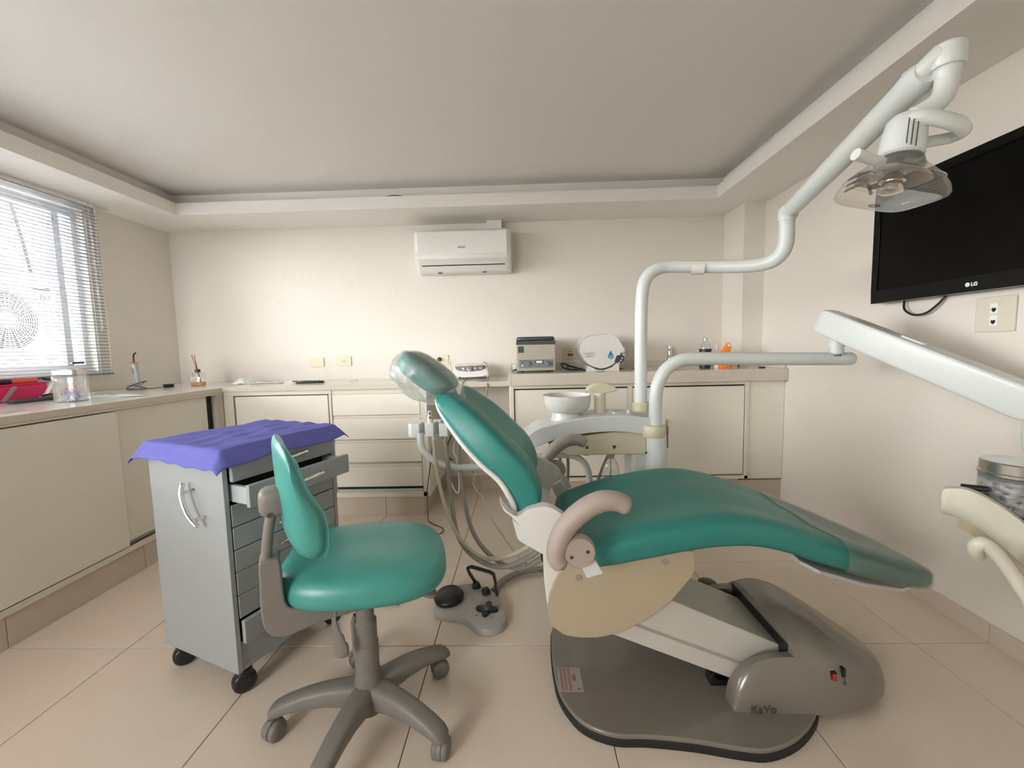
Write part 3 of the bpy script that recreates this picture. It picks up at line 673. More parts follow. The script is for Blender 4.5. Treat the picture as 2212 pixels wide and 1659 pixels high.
# seat frame with cream side panel
pan = [(0.1368, 1.19, 0.5139), (0.106, 1.19, 0.4711), (0.0833, 1.19, 0.4251), (0.0688, 1.19, 0.3844), (0.0626, 1.19, 0.3406), (0.073, 1.19, 0.2933), (0.1103, 1.19, 0.2635), (0.1549, 1.19, 0.2543), (0.2106, 1.19, 0.2539), (0.2802, 1.19, 0.2682), (0.3631, 1.19, 0.3117), (0.4382, 1.19, 0.3767), (0.4986, 1.19, 0.4526), (0.5003, 1.19, 0.5239), (0.3349, 1.19, 0.5187)]
pan2 = [(p[0],p[2]) for p in pan]
mk('side_panel', MB().prism(round_poly(pan2, .012), 'y', 1.190, 1.206), 'panel_cream', chair, bevel=.002)
frm = [(0.0525, 1.205, 0.5216), (0.0538, 1.205, 0.4341), (0.061, 1.205, 0.3603), (0.0728, 1.205, 0.3007), (0.1034, 1.205, 0.2646), (0.1569, 1.205, 0.2492), (0.2133, 1.205, 0.2488), (0.2837, 1.205, 0.2633), (0.3676, 1.205, 0.3073), (0.4437, 1.205, 0.3716), (0.4994, 1.205, 0.4441), (0.5011, 1.205, 0.5163)]
mk('seat_frame', MB().prism(round_poly([(p[0],p[2]) for p in frm], .012), 'y', 1.205, 1.575), 'ceramic', chair, bevel=.003)
mk('side_panel', MB().prism(round_poly(pan2, .012), 'y', 1.575, 1.590), 'panel_cream', chair, bevel=.002)
for uv in ((0.1553, 1.19, 0.4446), (0.4126, 1.19, 0.4907)):
    mk('screw', MB().lathe([(.009,0),(.009,.003),(.004,.0032),(.0035,.001)], uv, 16, (0,-1,0)), 'arm_beige', chair)
mb = MB()
for k in range(3): mb.box(.050, .062, 1.255+k*.030, 1.261+k*.030, .46-.012*k, .53)
mk('vent_slot', mb, 'dark_gap', chair, smooth=0)
mk('rear_bracket', MB().box(.49, .575, 1.47, 1.55, .40, .50), 'panel_cream', chair, bevel=.006)
mk('foot_support', MB().loft([superring((x,YC,z), (0,1,0), (0,0,1), w_, .012, 3, 20) for x,z,w_ in ((.86,.440,.12),(.90,.424,.15),(1.05,.375,.14),(1.2,.332,.10),(1.29,.315,.05))]), 'ceramic', chair)
# lift beam
def beam(x): return [(YC+s_*w_, z) for s_, w_, z in ((-1,.125,.305-.441*(x-.5)), (-1,.142,.199-.398*(x-.5)), (-1,.156,.194-.398*(x-.5)), (-1,.166,.145-.403*(x-.5)), (1,.166,.145-.403*(x-.5)), (1,.156,.194-.398*(x-.5)), (1,.142,.199-.398*(x-.5)), (1,.125,.305-.441*(x-.5)))]
mk('lift_beam', MB().loft([[(x, a, b_) for a, b_ in beam(x)] for x in (.20, .5, .86)]), 'beam_grey', chair, bevel=.002, smooth=15)
mk('lift_pivot', MB().lathe([(.03,-.1),(.03,.1)], (.62, 1.36, .085), 18, (0,1,0)).box(.585,.64,1.26,1.30,.036,.075), 'black', chair, bevel=.002)
# pedestal cover: two cheeks around the beam slot, then the tapering hump
hump = [(.800,.236,.233),(.86,.250,.233),(.92,.236,.229),(.98,.205,.218),(1.04,.166,.198),(1.10,.126,.164),(1.140,.100,.118),(1.165,.080,.072),(1.175,.062,.025)]
def dome(x, H_, w_, y0=None, y1=None, n=26):
    ring = []
    for k in range(n+1):
        a = PI*(1-k/n); yy = math.copysign(abs(math.cos(a))**(2/3.6), math.cos(a))*w_; zz = .032 + (H_-.032)*abs(math.sin(a))**(2/3.0)
        ring.append((x, YC+yy, zz))
    return ring
HP = smooth_path(hump, 4)
ped = MB(); ped.loft([dome(p.x, p.y, p.z) for p in HP])
ck = smooth_path([(.612,.060,0),(.622,.120,0),(.645,.168,0),(.680,.205,0),(.730,.230,0),(.800,.236,0)], 4)
for s_ in (-1, 1):
    rings = []
    for i, p in enumerate(ck):
        full = dome(p.x, p.y, .233 - .010*(1-i/(len(ck)-1)))
        half = [q for q in full if (q[1]-YC)*s_ >= .172]
        half = sorted(half, key=lambda q: -abs(q[1]-YC) + (0 if True else 0))
        half = [full[0] if s_ < 0 else full[-1]] + [q for q in (full if s_ < 0 else full[::-1]) if .172 < abs(q[1]-YC) and (q[1]-YC)*s_ > 0 and q[2] > .033]
        m_ = 7
        if len(half) < m_: half += [half[-1]]*(m_-len(half))
        half = half[:m_]
        inner = [(p.x, YC+s_*.170, half[-1][2]-.004), (p.x, YC+s_*.170, .032)]
        rings.append(half + inner)
    ped.loft(rings)
pc_ = mk('pedestal_cover', ped, 'base_grey', chair, smooth=50)
mk('slot_dark_sheet', MB().box(.797, .802, YC-.168, YC+.168, .05, .205), 'black', chair, smooth=0)  # black sheet stands in for the dark inside of the slot
sw = mk('power_switch', MB().box(.893, .909, 1.1665, 1.1800, .130, .158), 'black', chair, bevel=.001)
mk('rocker', MB().box(.8965, .9065, 1.1645, 1.1700, .134, .154), 'red', sw, bevel=.001)
mk('fuse_slot', MB().box(.928, .937, 1.1690, 1.1840, .140, .166), 'black', chair, bevel=.0005)
mk('fuse_key', MB().tube([(.933,1.168,.140),(.933,1.166,.130)], .0015, 8).prism([(.928,.122),(.938,.122),(.933,.131)], 'y', 1.164, 1.167), 'print_grey', chair)
text('lettering', 'KaVo', .034, (.655, 1.1555, .040), (1,0,0), (0,.03,1), 'print_grey', chair, bold=.0003)
mk('pedestal_knob', MB().lathe([(.034,0),(.040,.008),(.036,.018),(.022,.024)], (.735, 1.63, .150), 8, (0,0,1)).box(.715,.755,1.61,1.65,.035,.155), 'black', chair, bevel=.002)
# base plate with black rubber edge, mirror-symmetric about the chair's axis
nearp = [(.083,1.39),(.085,1.32),(.092,1.25),(.115,1.185),(.160,1.125),(.240,1.090),(.335,1.086),(.46,1.072),(.575,1.050),(.650,1.046),(.745,1.078),(.835,1.140),(.880,1.20),(.89,1.30)]
full_ = nearp + [(x, 2*YC-y) for x, y in nearp[::-1][:-1]]
bp2 = smooth2(full_, 4)
mk('base_plate', MB().prism([(.485+(x-.485)*.992, YC+(y-YC)*.990) for x, y in bp2], 'z', .017, .036), 'base_grey', chair, bevel=.004)
mk('rubber_edge', MB().prism(bp2, 'z', .0, .024), 'rubber', chair, bevel=.002)
dk = Vector((.13,1.25,.0366))
lb = mk('warning_label', MB().box(.098, .176, 1.238, 1.340, .0361, .0364), 'arm_grey', chair, smooth=0)
mb = MB()
for k, (x, a, b_) in enumerate(((.103,1.325,1.337),(.1075,1.249,1.337),(.112,1.243,1.337),(.120,1.243,1.338),(.1245,1.244,1.338),(.133,1.246,1.338),(.1375,1.244,1.338))):
    mb.box(x, x+.0018, a, b_, .0364, .0367)
mb.box(.146,.1495,1.283,1.308,.0364,.0367); mb.box(.1525,.156,1.283,1.309,.0364,.0367)
mk('warning_text', mb, 'print_red', lb, smooth=0)
mk('warning_triangle', MB().prism([(.160,1.246),(.160,1.254),(.167,1.250)], 'z', .0364, .0367), 'print_grey', lb, smooth=0)

# ------------------------------------------------------------------ cuspidor unit behind the chair
UY0, UY1 = 1.865, 2.09
cu_ = thing('cuspidor_unit', 'white arched dental water unit with spittoon bowl behind the chair', 'dental unit', (.53, 1.97, 0))
def yy(lst): return [(p[0],p[2]) for p in lst]
arch = yy([(0.0292, 1.88, 0.6028), (0.0203, 1.88, 0.6942), (0.047, 1.88, 0.7541), (0.1912, 1.88, 0.7836), (0.3597, 1.88, 0.8017), (0.5482, 1.88, 0.7917), (0.6359, 1.88, 0.7772), (0.6364, 1.88, 0.7174), (0.5589, 1.88, 0.7253), (0.4225, 1.88, 0.7364), (0.2644, 1.88, 0.72), (0.1263, 1.88, 0.6793)])
topc = smooth_path([(a, b_, 0) for a, b_ in yy([(0.0058, 1.865, 0.7194), (0.0614, 1.865, 0.7611), (0.1268, 1.865, 0.7811), (0.217, 1.865, 0.8007), (0.3236, 1.865, 0.8134), (0.4504, 1.865, 0.8173), (0.5562, 1.865, 0.8068), (0.6391, 1.865, 0.7904)])], 5)
botc = smooth_path([(a, b_, 0) for a, b_ in yy([(0.0323, 1.865, 0.6717), (0.1193, 1.865, 0.7023), (0.2162, 1.865, 0.7284), (0.3231, 1.865, 0.7413), (0.4295, 1.865, 0.7436), (0.5524, 1.865, 0.7286), (0.6397, 1.865, 0.7163)])], 5)
mk('arch_housing', MB().prism([(p.x,p.y) for p in topc] + [(p.x,p.y) for p in botc[::-1]], 'y', UY0, UY1), 'unit_white', cu_, bevel=.004)
lowc = yy([(0.1138, 1.88, 0.6925), (0.1303, 1.88, 0.6619), (0.2149, 1.88, 0.6345), (0.5614, 1.88, 0.6349), (0.561, 1.88, 0.7317), (0.412, 1.88, 0.7409), (0.2644, 1.88, 0.7243)])
lb_ = mk('lower_housing', MB().prism(lowc, 'y', UY0+.015, UY1-.015), 'unit_cream', cu_, bevel=.004)
p = (0.2915, 1.88, 0.6699); q = (0.416, 1.88, 0.6677)
mk('tap_icon', MB().prism([(p[0]+.007*math.cos(k*PI/3+.5), p[2]+.008*math.sin(k*PI/3+.5)) for k in range(6)], 'y', UY0+.0140, UY0+.0152), 'print_grey', lb_, smooth=0)
mk('jet_icon', MB().prism([(q[0]-.010,q[2]+.010),(q[0]+.009,q[2]+.010),(q[0]+.004,q[2]-.004),(q[0]-.002,q[2]-.008)], 'y', UY0+.0140, UY0+.0152), 'print_grey', lb_, smooth=0)
mk('button_boss', MB().lathe([(.020,0),(.024,.006),(.018,.012)], (p[0], 1.905, p[2]-.028), 18, (0,0,-1)), 'unit_cream', cu_)
bz = (0.2075, 1.95, 0.8081)
bx_, bzz = (0.2114, 1.975, 0.9044)[0], .0
rimz = (0.2114, 1.975, 0.9044)[2]
mk('bowl', MB().lathe([(.068,-.080),(.092,-.075),(.106,-.060),(.112,-.032),(.1140,-.004),(.1145,0),(.110,.002),(.106,-.006),(.101,-.034),(.090,-.056),(.06,-.068),(.0,-.072)], (bx_, 1.975, rimz), 40), 'ceramic', cu_, smooth=50)
mk('bowl_base', MB().lathe([(.078,-.120),(.071,-.100),(.068,-.080)], (bx_, 1.975, rimz), 32), 'unit_white', cu_)
sx = (0.3705, 1.98, 0.885)
mk('spout_post', MB().lathe([(.030,0),(.0275,.04),(.026,.115)], (sx[0], 1.98, .800), 22), 'unit_cream', cu_)
h0 = smooth2(yy([(0.3047, 1.98, 0.9263), (0.3269, 1.98, 0.9503), (0.3687, 1.98, 0.9605), (0.4081, 1.98, 0.953), (0.4519, 1.98, 0.9255), (0.419, 1.98, 0.9151), (0.375, 1.98, 0.9071), (0.3355, 1.98, 0.9146)]), 3)
hd = mk('spout_head', MB().prism(h0, 'y', 1.955, 2.005), 'unit_cream', cu_, bevel=.008, seg=3)
mk('spout_nozzle', MB().tube([(0.3135, 1.98, 0.9262), (0.3046, 1.98, 0.9108)], .004, 8), 'arm_grey', hd)
dr_ = (0.4385, 1.97, 0.8003)
mk('drain_cover', MB().lathe([(.030,0),(.030,.004),(.022,.005),(.020,.002)], (dr_[0], 1.97, .815), 22), 'chrome', cu_)
kn = (0.4991, 1.95, 0.8135); mk('knob', MB().lathe([(.011,0),(.011,.012),(.009,.022),(.004,.024)], (kn[0], 1.95, .810), 14), 'unit_white', cu_)
mk('touch_button', MB().lathe([(.016,0),(.016,.003)], ((0.0938, 1.96, 0.7775)[0], 1.96, .770), 18, (-.25,0,1)), 'unit_white', cu_)
mk('column', MB().box(.500, .600, 1.90, 2.05, .0, .66), 'unit_white', cu_, bevel=.015, seg=3)
mk('column_foot', MB().box(.44, .66, 1.72, 2.08, .0, .05), 'base_grey', cu_, bevel=.012)
bt = (0.4097, 1.92, 0.6184)
btl = mk('water_bottle', MB().lathe([(.012,0),(.016,-.010),(.030,-.030),(.040,-.065),(.042,-.10),(.042,-.20),(.034,-.215)], (bt[0], 1.93, bt[2]), 24), 'pet', cu_, smooth=50)
mk('bottle_cap', MB().lathe([(.016,.0),(.018,.012),(.022,.02)], (bt[0], 1.93, bt[2]-.012), 18), 'unit_cream', btl)
mk('dip_tube', MB().tube([(bt[0],1.93,bt[2]),(bt[0],1.93,bt[2]-.19)], .002, 6), 'print_grey', btl)
for a, b_ in (((1318,988),(1287,1040)),):
    pass
mk('hose', MB().tube(smooth_path([(0.4008, 1.95, 0.6106), (0.3786, 1.95, 0.566), (0.3496, 1.95, 0.4873), (0.3047, 1.95, 0.3853)]), .006, 8), 'hose_grey', cu_)
mk('hose', MB().tube(smooth_path([(0.1733, 1.96, 0.6278), (0.1745, 1.96, 0.5552), (0.169, 1.96, 0.4754), (0.1542, 1.96, 0.3722)]), .0075, 8), 'hose_grey', cu_)
mk('hose', MB().tube(smooth_path([(0.2109, 1.96, 0.6271), (0.2123, 1.96, 0.5546), (0.2069, 1.96, 0.4748), (0.1923, 1.96, 0.3716)]), .0075, 8), 'hose_grey', cu_)
mk('hose', MB().tube(smooth_path([(0.1193, 1.9, 0.5516), (0.1136, 1.9, 0.4629), (0.0966, 1.9, 0.3513)]), .005, 8), 'hose_grey', cu_)

# ------------------------------------------------------------------ assistant's instrument holder on a bent tube
ah = thing('assistant_holder', 'white assistant instrument holder on a bent tube behind the backrest', 'instrument holder', (-.35, 1.9, .0))
ap = smooth_path([(0.3137, 1.95, 0.4081), (0.3123, 1.95, 0.5106), (0.2885, 1.95, 0.5788), (0.236, 1.95, 0.6135), (0.1508, 1.93, 0.6247), (0.0191, 1.9, 0.6194), (-0.11, 1.88, 0.5986), (-0.2792, 1.86, 0.592), (-0.3726, 1.85, 0.6116), (-0.4347, 1.85, 0.6514), (-0.4644, 1.85, 0.7013), (-0.4662, 1.85, 0.759)], 5)
ap = [Vector((.330, 1.95, .35))] + ap
mk('bent_tube', MB().tube(ap, .0155, 14), 'unit_white', ah)
hx0 = (-0.5235, 1.83, 0.7747)[0]; hx1 = (-0.2483, 1.83, 0.7696)[0]; hz0 = (-0.4788, 1.83, 0.7423)[2]; hz1 = (-0.4763, 1.83, 0.8012)[2]
pts = [(hx0,1.96),(hx0,1.86),(hx0+.02,1.84)]
nx = 4; st_ = (hx1-hx0-.02)/nx
for k in range(nx):
    xa = hx0+.02+k*st_
    pts += [(xa+st_*.55,1.84),(xa+st_*.55,1.885),(xa+st_*.65,1.90),(xa+st_*.85,1.90),(xa+st_*.95,1.885),(xa+st_*.95,1.84)]
pts += [(hx1,1.84),(hx1,1.96)]
mk('holder_block', MB().prism(pts, 'z', hz0, hz1), 'unit_white', ah, bevel=.006, seg=3)
for (u0, u1, m_) in ((930,936,'unit_white'), (962,960,'steel')):
    pass
sc_ = mk('suction_handpiece', MB().tube([(-0.42, 1.85, 0.8578), (-0.4194, 1.85, 0.8219), (-0.4132, 1.86, 0.7667), (-0.4085, 1.86, 0.7237)], [.008,.0125,.011,.008], 14), 'unit_white', ah)
mk('control_mark', MB().lathe([(.0055,0),(.0055,.001)], (-0.4177, 1.838, 0.8491), 14, (0,-1,0)).lathe([(.0055,0),(.0055,.001)], (-0.4159, 1.836, 0.8305), 14, (0,-1,0)), 'print_grey', sc_)
mk('syringe_handpiece', MB().tube([(-0.3626, 1.85, 0.8208), (-0.3619, 1.86, 0.7764), (-0.3595, 1.86, 0.7271)], [.010,.014,.011], 14), 'steel', ah)
mk('hose', MB().tube(smooth_path([(-0.4085, 1.86, 0.7237), (-0.4011, 1.84, 0.6427), (-0.3637, 1.78, 0.4913), (-0.2942, 1.7, 0.3574), (-0.1961, 1.6, 0.3095), (-0.116, 1.52, 0.3332), (-0.0346, 1.46, 0.385), (0.0247, 1.42, 0.444), (.135,1.42,.555)], 6), 0.0085, 12), 'hose_beige', ah)
mk('hose', MB().tube(smooth_path([(-0.3574, 1.86, 0.7271), (-0.3463, 1.84, 0.6418), (-0.3234, 1.78, 0.4697), (-0.2936, 1.72, 0.3483), (-0.2387, 1.64, 0.3052), (-0.155, 1.55, 0.2972), (-0.0707, 1.48, 0.3232), (0.0072, 1.43, 0.3826), (0.0482, 1.4, 0.4315), (.135,1.40,.535)], 6), 0.0095, 12), 'hose_grey', ah)
mk('hose', MB().tube(smooth_path([(-0.2989, 1.88, 0.7281), (-0.292, 1.86, 0.5922), (-0.2689, 1.8, 0.4614), (-0.2338, 1.74, 0.3592), (-0.1737, 1.66, 0.3044), (-0.0924, 1.56, 0.2911), (-0.0191, 1.48, 0.3173), (0.0398, 1.42, 0.3754), (0.0721, 1.4, 0.4144), (.135,1.38,.515)], 6), 0.0095, 12), 'hose_grey', ah)
mk('thin_cord', MB().tube(smooth_path([(-0.419, 1.9, 0.726), (-0.4599, 2, 0.5774), (-0.5298, 2.2, 0.3676), (-0.604, 2.5, 0.145), (-0.6425, 2.66, 0.012), (-0.6213, 2.633, 0.0045), (-0.5817, 2.59, 0.004), (-0.524, 2.539, 0.004), (-0.5155, 2.479, 0.004), (-0.5497, 2.435, 0.004), (-0.5842, 2.399, 0.004)]), .0028, 7), 'dark_grey', ah)
mk('cable_loop', MB().tube(smooth_path([(-0.3478, 1.95, 0.5895), (-0.3569, 1.95, 0.5213), (-0.341, 1.95, 0.4638), (-0.3193, 1.95, 0.4428), (-0.3129, 1.95, 0.4978), (-0.315, 1.95, 0.5663), (-0.3242, 1.95, 0.6231)]), .0032, 7), 'cord', ah)
mk('cable_loop', MB().tube(smooth_path([(-0.2484, 1.95, 0.5538), (-0.2316, 1.95, 0.5193), (-0.2105, 1.95, 0.4779), (-0.2199, 1.95, 0.4643), (-0.2435, 1.95, 0.4967), (-0.2471, 1.95, 0.5241), (-0.229, 1.93, 0.5346), (-0.2423, 1.92, 0.4952), (-0.1869, 1.85, 0.4415), (-0.149, 1.8, 0.3743), (-0.1003, 1.75, 0.3216), (-0.0493, 1.68, 0.2828), (0.0072, 1.55, 0.2916), (0.0667, 2.002, 0.01)]), .0038, 7), 'hose_beige', ah)
mk('dark_cable', MB().tube(smooth_path([(-0.3394, 1.93, 0.7291), (-0.3612, 1.93, 0.6738), (-0.3584, 1.93, 0.629), (-0.3372, 1.93, 0.6062)]), .0035, 7), 'black', ah)
mk('light_cable', MB().tube(smooth_path([(-0.3195, 1.94, 0.7154), (-0.3325, 1.94, 0.6597), (-0.3204, 1.94, 0.6257), (-0.2742, 1.94, 0.6811), (-0.2665, 1.94, 0.6473), (-0.2461, 1.94, 0.5906)]), .003, 7), 'cord', ah)

# ------------------------------------------------------------------ operating light on its pole
ol = thing('operating_light', 'clear-shielded dental operating light on a bent white pole', 'lamp', (.555, 1.93, .84))
pth = smooth_path([(0.5497, 1.93, 0.833), (0.5491, 1.93, 1.016), (0.5504, 1.93, 1.25), (0.5563, 1.93, 1.375), (0.5748, 1.93, 1.436), (0.6224, 1.93, 1.474), (0.6828, 1.925, 1.482), (0.8281, 1.88, 1.469), (0.9377, 1.82, 1.456), (1.006, 1.77, 1.454), (1.038, 1.73, 1.471), (1.053, 1.71, 1.509), (1.051, 1.7, 1.555), (1.049, 1.7, 1.613)], 5)
mk('bent_pole', MB().tube(pth, .028, 20), 'unit_white', ol)
mk('collar', MB().lathe([(.036,-.018),(.040,-.012),(.040,.018),(.036,.024)], (0.5497, 1.93, 0.8439), 28), 'unit_cream', ol)
mk('pole_sticker', MB().tube([(0.7617, 1.9, 1.468), (0.813, 1.882, 1.464)], .0288, 20, cap=False), 'ceramic', ol)
e0 = Vector((1.055, 1.7, 1.637)); e1 = Vector((0.9315, 1.06, 1.721))
mk('elbow', MB().tube([(1.049, 1.7, 1.603), (1.049, 1.7, 1.62)], .030, 20).lathe([(.018,-.026),(.030,-.02),(.030,.02),(.018,.026)], tuple(e0+Vector((0,0,-.004))), 22, (1,.25,0)), 'unit_white', ol, smooth=45)
dv = (e1-e0)
mk('balance_arm', MB().tube([e0, e0+dv*.06, e0+dv*.10, e0+dv*.5, e1], [.022,.028,.031,.032,.032], 24), 'unit_white', ol, smooth=50)
mk('arm_joint', MB().tube([e1-dv*.005, e1+dv*.05, e1+dv*.085], [.033,.034,.026], 24).lathe([(.006,-.0355),(.006,.0355)], tuple(e1+dv*.03), 10, (.8,0,-.6)), 'unit_white', ol, smooth=40)
yk0 = Vector((0.9203, 1.02, 1.73)); yk1 = Vector((0.9355, 0.995, 1.75)); yk2 = Vector((0.9477, 0.99, 1.747))
mk('yoke', MB().tube([e1+dv*.03, yk0, yk1, yk2], [.019,.021,.024,.024], 18, squash=(1,1.15)), 'unit_white', ol, smooth=50)
mk('yoke_cap', MB().lathe([(.024,.026),(.0305,.020),(.0315,-.018),(.0285,-.024)], (0.9478, 0.99, 1.745), 26), 'unit_white', ol, smooth=35)
mk('joint_shadow_gap', MB().tube([(0.9122, 1.03, 1.708), (0.917, 1.015, 1.706)], .0075, 10), 'dark_grey', ol)
mk('joint_bolt', MB().lathe([(.0055,0),(.0055,.003)], tuple(e1+dv*.035+Vector((-.020,-.020,-.012))), 12, (-.5,-.8,-.25)), 'mid_grey', ol)
mk('drop_tube', MB().tube(smooth_path([(0.948, 0.99, 1.741), (0.949, 0.99, 1.71), (0.947, 0.99, 1.679), (0.9365, 0.99, 1.657), (0.9173, 0.995, 1.641), (0.8923, 1, 1.628)], 5), [.0245]*6+[.021]*20, 18), 'unit_white', ol)
hb = MB(); HA = Vector((0.8757, 1, 1.617)); HBm = Vector((0.8679, 1, 1.556)); ax = (HBm-HA).normalized()
mk('lamp_housing', MB().lathe([(.026,-.012),(.036,0),(.040,.03),(.042,.072),(.036,.078)], tuple(HA), 28, tuple(ax)), 'unit_white', ol, smooth=40)
mb = MB()
for k in (-1,0,1):
    q0 = HA + ax*.012 + Vector((-.016+.010*k, -.0385, -.003*k)); mb.tube([q0, q0+ax*.055+Vector((0,-.0035,0))], .0012, 5)
mk('cooling_slot', mb, 'print_grey', ol)
mk('grip_handle', MB().tube(smooth_path([(0.8594, 0.985, 1.612), (0.8758, 0.965, 1.61), (0.9156, 0.955, 1.598), (0.9563, 0.96, 1.586), (0.9761, 0.975, 1.58), (0.9765, 1, 1.581), (0.9456, 1.01, 1.579), (0.9048, 1.01, 1.573)], 5), [.016]*20+[.013]*16, 14, squash=(1,.8)), 'unit_white', ol, smooth=60)
mk('side_grip', MB().tube([(0.7512, 0.98, 1.543), (0.7777, 0.985, 1.538), (0.8179, 0.99, 1.527)], [.0125,.012,.0115], 16), 'unit_white', ol)
mk('lamp_neck', MB().lathe([(.036,0),(.043,.010),(.047,.024)], tuple(HA+ax*.074), 28, tuple(ax)), 'smoke', ol)
# boat-shaped clear shield
sc0 = HA + ax*.098 + Vector((-.008,0,0)); lat = Vector((.92,.10,.24)); lat = (lat-ax*lat.dot(ax)).normalized(); dep = ax.cross(lat)
def shring(t, a, b_, e=3.2): return superring(sc0+ax*t, lat, dep, a, b_, e, 32)
sh = [(-.012,.044,.043,2.2),(.000,.056,.050,2.4),(.011,.070,.057,2.7),(.026,.083,.066,3.4),(.046,.091,.072,4.2),(.062,.094,.073,4.6),(.069,.092,.070,4.6),(.073,.084,.062,4.6)]
mk('clear_shield', MB().loft([shring(*s_) for s_ in sh], cap=False).add(shring(.0732,.084,.062,4.6), [tuple(range(32))]), 'lamp_shield', ol, smooth=50)
mk('shield_seam', MB().tube(shring(.028,.0850,.0675,3.5)+[shring(.028,.0850,.0675,3.5)[0]], .0012, 6, cap=False), 'acrylic', ol)
mk('reflector', MB().loft([superring(sc0+ax*t, lat, dep, a, b_, 3, 28) for t, a, b_ in ((.004,.042,.036),(.016,.060,.048),(.028,.070,.054))], cap=False), 'reflector', ol, smooth=50)
mk('bulb_holder', MB().lathe([(.012,.0),(.020,.010),(.024,.013),(.024,.020),(.019,.022),(.019,.028),(.023,.031),(.023,.042),(.014,.047)], tuple(sc0+ax*.012), 24, tuple(ax)), 'chrome', ol, smooth=40)
mb = MB()
for k in (-1, 1):
    c0 = sc0 + ax*.022 + lat*(.016*k) - dep*.044; mb.tube([c0, c0+ax*.028+dep*.012], .0035, 6)
mk('reflector_slot', mb, 'black', ol)
mb = MB()
for k in range(5):
    c0 = sc0 + lat*(-.050+.025*k) - dep*(.053 - .009*abs(k-2)) + ax*.004
    mb.tube([c0, c0+ax*.012+lat*.006-dep*.004], .0055, 8)
mk('vent_hole', mb, 'smoke', ol)
mb = MB()
for s_ in (-1,1):
    for k in range(3):
        base = sc0 + ax*(.034+.013*k); pts_ = []
        for j in range(7):
            th = (-.5+ j/6)*1.1; pts_.append(base + lat*(s_*(.0875+.002*k)*math.cos(th*.55)) + dep*(.092*math.sin(th*.6)) - ax*.004*math.cos(th))
        mb.tube(pts_, [.0008]+[.0032]*5+[.0008], 6)
mk('shield_slot', mb, 'smoke', ol)
cr = sc0+ax*.0738; mk('shield_emblem', MB().tube([cr - dep*.035 + lat*(.013*math.cos(k*PI/8)) + ax*.0005 + dep*(.006*math.sin(k*PI/8)) for k in range(17)], .0008, 5, cap=False), 'print_grey', ol)

# ------------------------------------------------------------------ delivery arm: pole, swing tube, spring arm and tray table
da = thing('delivery_arm', 'white swing arm carrying the instrument tray table at the right', 'dental unit', (.60, 1.88, .0))
mk('post', MB().tube([(.607,1.88,.0),(.607,1.88,.73)], .046, 26), 'unit_white', da)
mk('collar', MB().lathe([(.050,-.026),(.054,-.018),(.054,.020),(.048,.028)], (0.5965, 1.88, 0.7438), 30).box(.655,.668,1.86,1.90,.665,.79), 'unit_cream', da, smooth=40)
mk('set_screw', MB().lathe([(.005,0),(.005,.002)], (0.5488, 1.838, 0.6524), 10, (-.5,-1,0)), 'black', da)
mk('swing_tube', MB().tube(smooth_path([(0.6007, 1.88, 0.7331), (0.602, 1.88, 0.8712), (0.6098, 1.88, 0.9447), (0.6424, 1.88, 1.013), (0.6955, 1.88, 1.053), (0.7632, 1.88, 1.066), (0.9782, 1.88, 1.062), (1.222, 1.88, 1.056), (1.461, 1.88, 1.051)], 5) + [Vector((1.472, 1.88, 1.05))], [.029]*41+[.022], 20), 'unit_white', da, smooth=60)
tp_ = (1.399, 1.852, 1.065); text('lettering', 'sLink', .016, tp_, (1,0,0), (0,0,1), 'print_grey', da, align='RIGHT')
mk('pivot', MB().tube([(1.396, 1.88, 1.073), (1.39, 1.88, 1.205)], .0285, 22).lathe([(.034,-.006),(.034,.006)], (1.394, 1.88, 1.111), 24), 'unit_white', da)
mk('pivot_knuckle', MB().lathe([(.020,-.030),(.034,-.028),(.034,.028),(.020,.030)], (1.373, 1.88, 1.191), 24, (0,1,0)), 'ceramic', da, smooth=40)
# spring arm: tapered rounded box from the pivot towards the camera
s0_ = Vector((1.335, 1.88, 1.223)); s1_ = Vector((1.545, 1.29, 0.9271)); sd = s1_-s0_
sdn = sd.normalized(); lat2 = sdn.cross(Vector((0,0,1))).normalized(); up2 = lat2.cross(sdn)
def srow(t, h_, w_, dz=0): return superring(s0_+sd*t+up2*dz, lat2, up2, w_, h_, 9.0, 36)
mk('spring_arm', MB().loft([srow(-.012,.030,.030), srow(0,.048,.036), srow(.03,.052,.040), srow(.3,.053,.042), srow(.7,.053,.042), srow(1.0,.052,.042), srow(1.04,.044,.036)]), 'unit_white', da, smooth=50)
c0 = s0_+sd*.49+up2*.054
mk('arm_lock_cap', MB().loft([superring(c0+sd*t, lat2, up2, w_, .006, 3, 18) for t, w_ in ((-.06,.006),(-.05,.016),(.05,.016),(.06,.006))]), 'unit_white', da, smooth=50)
mk('arm_screw', MB().lathe([(.004,0),(.004,.002)], (1.339, 1.842, 1.204), 10, (-.5,-1,0)), 'dark_grey', da)
mk('drop_pivot', MB().tube(smooth_path([s1_+Vector((.01,-.01,-.03)), s1_+Vector((.005,-.02,-.14)), (1.50,1.16,.735), (1.47,1.05,.690)]), .026, 18), 'unit_white', da)
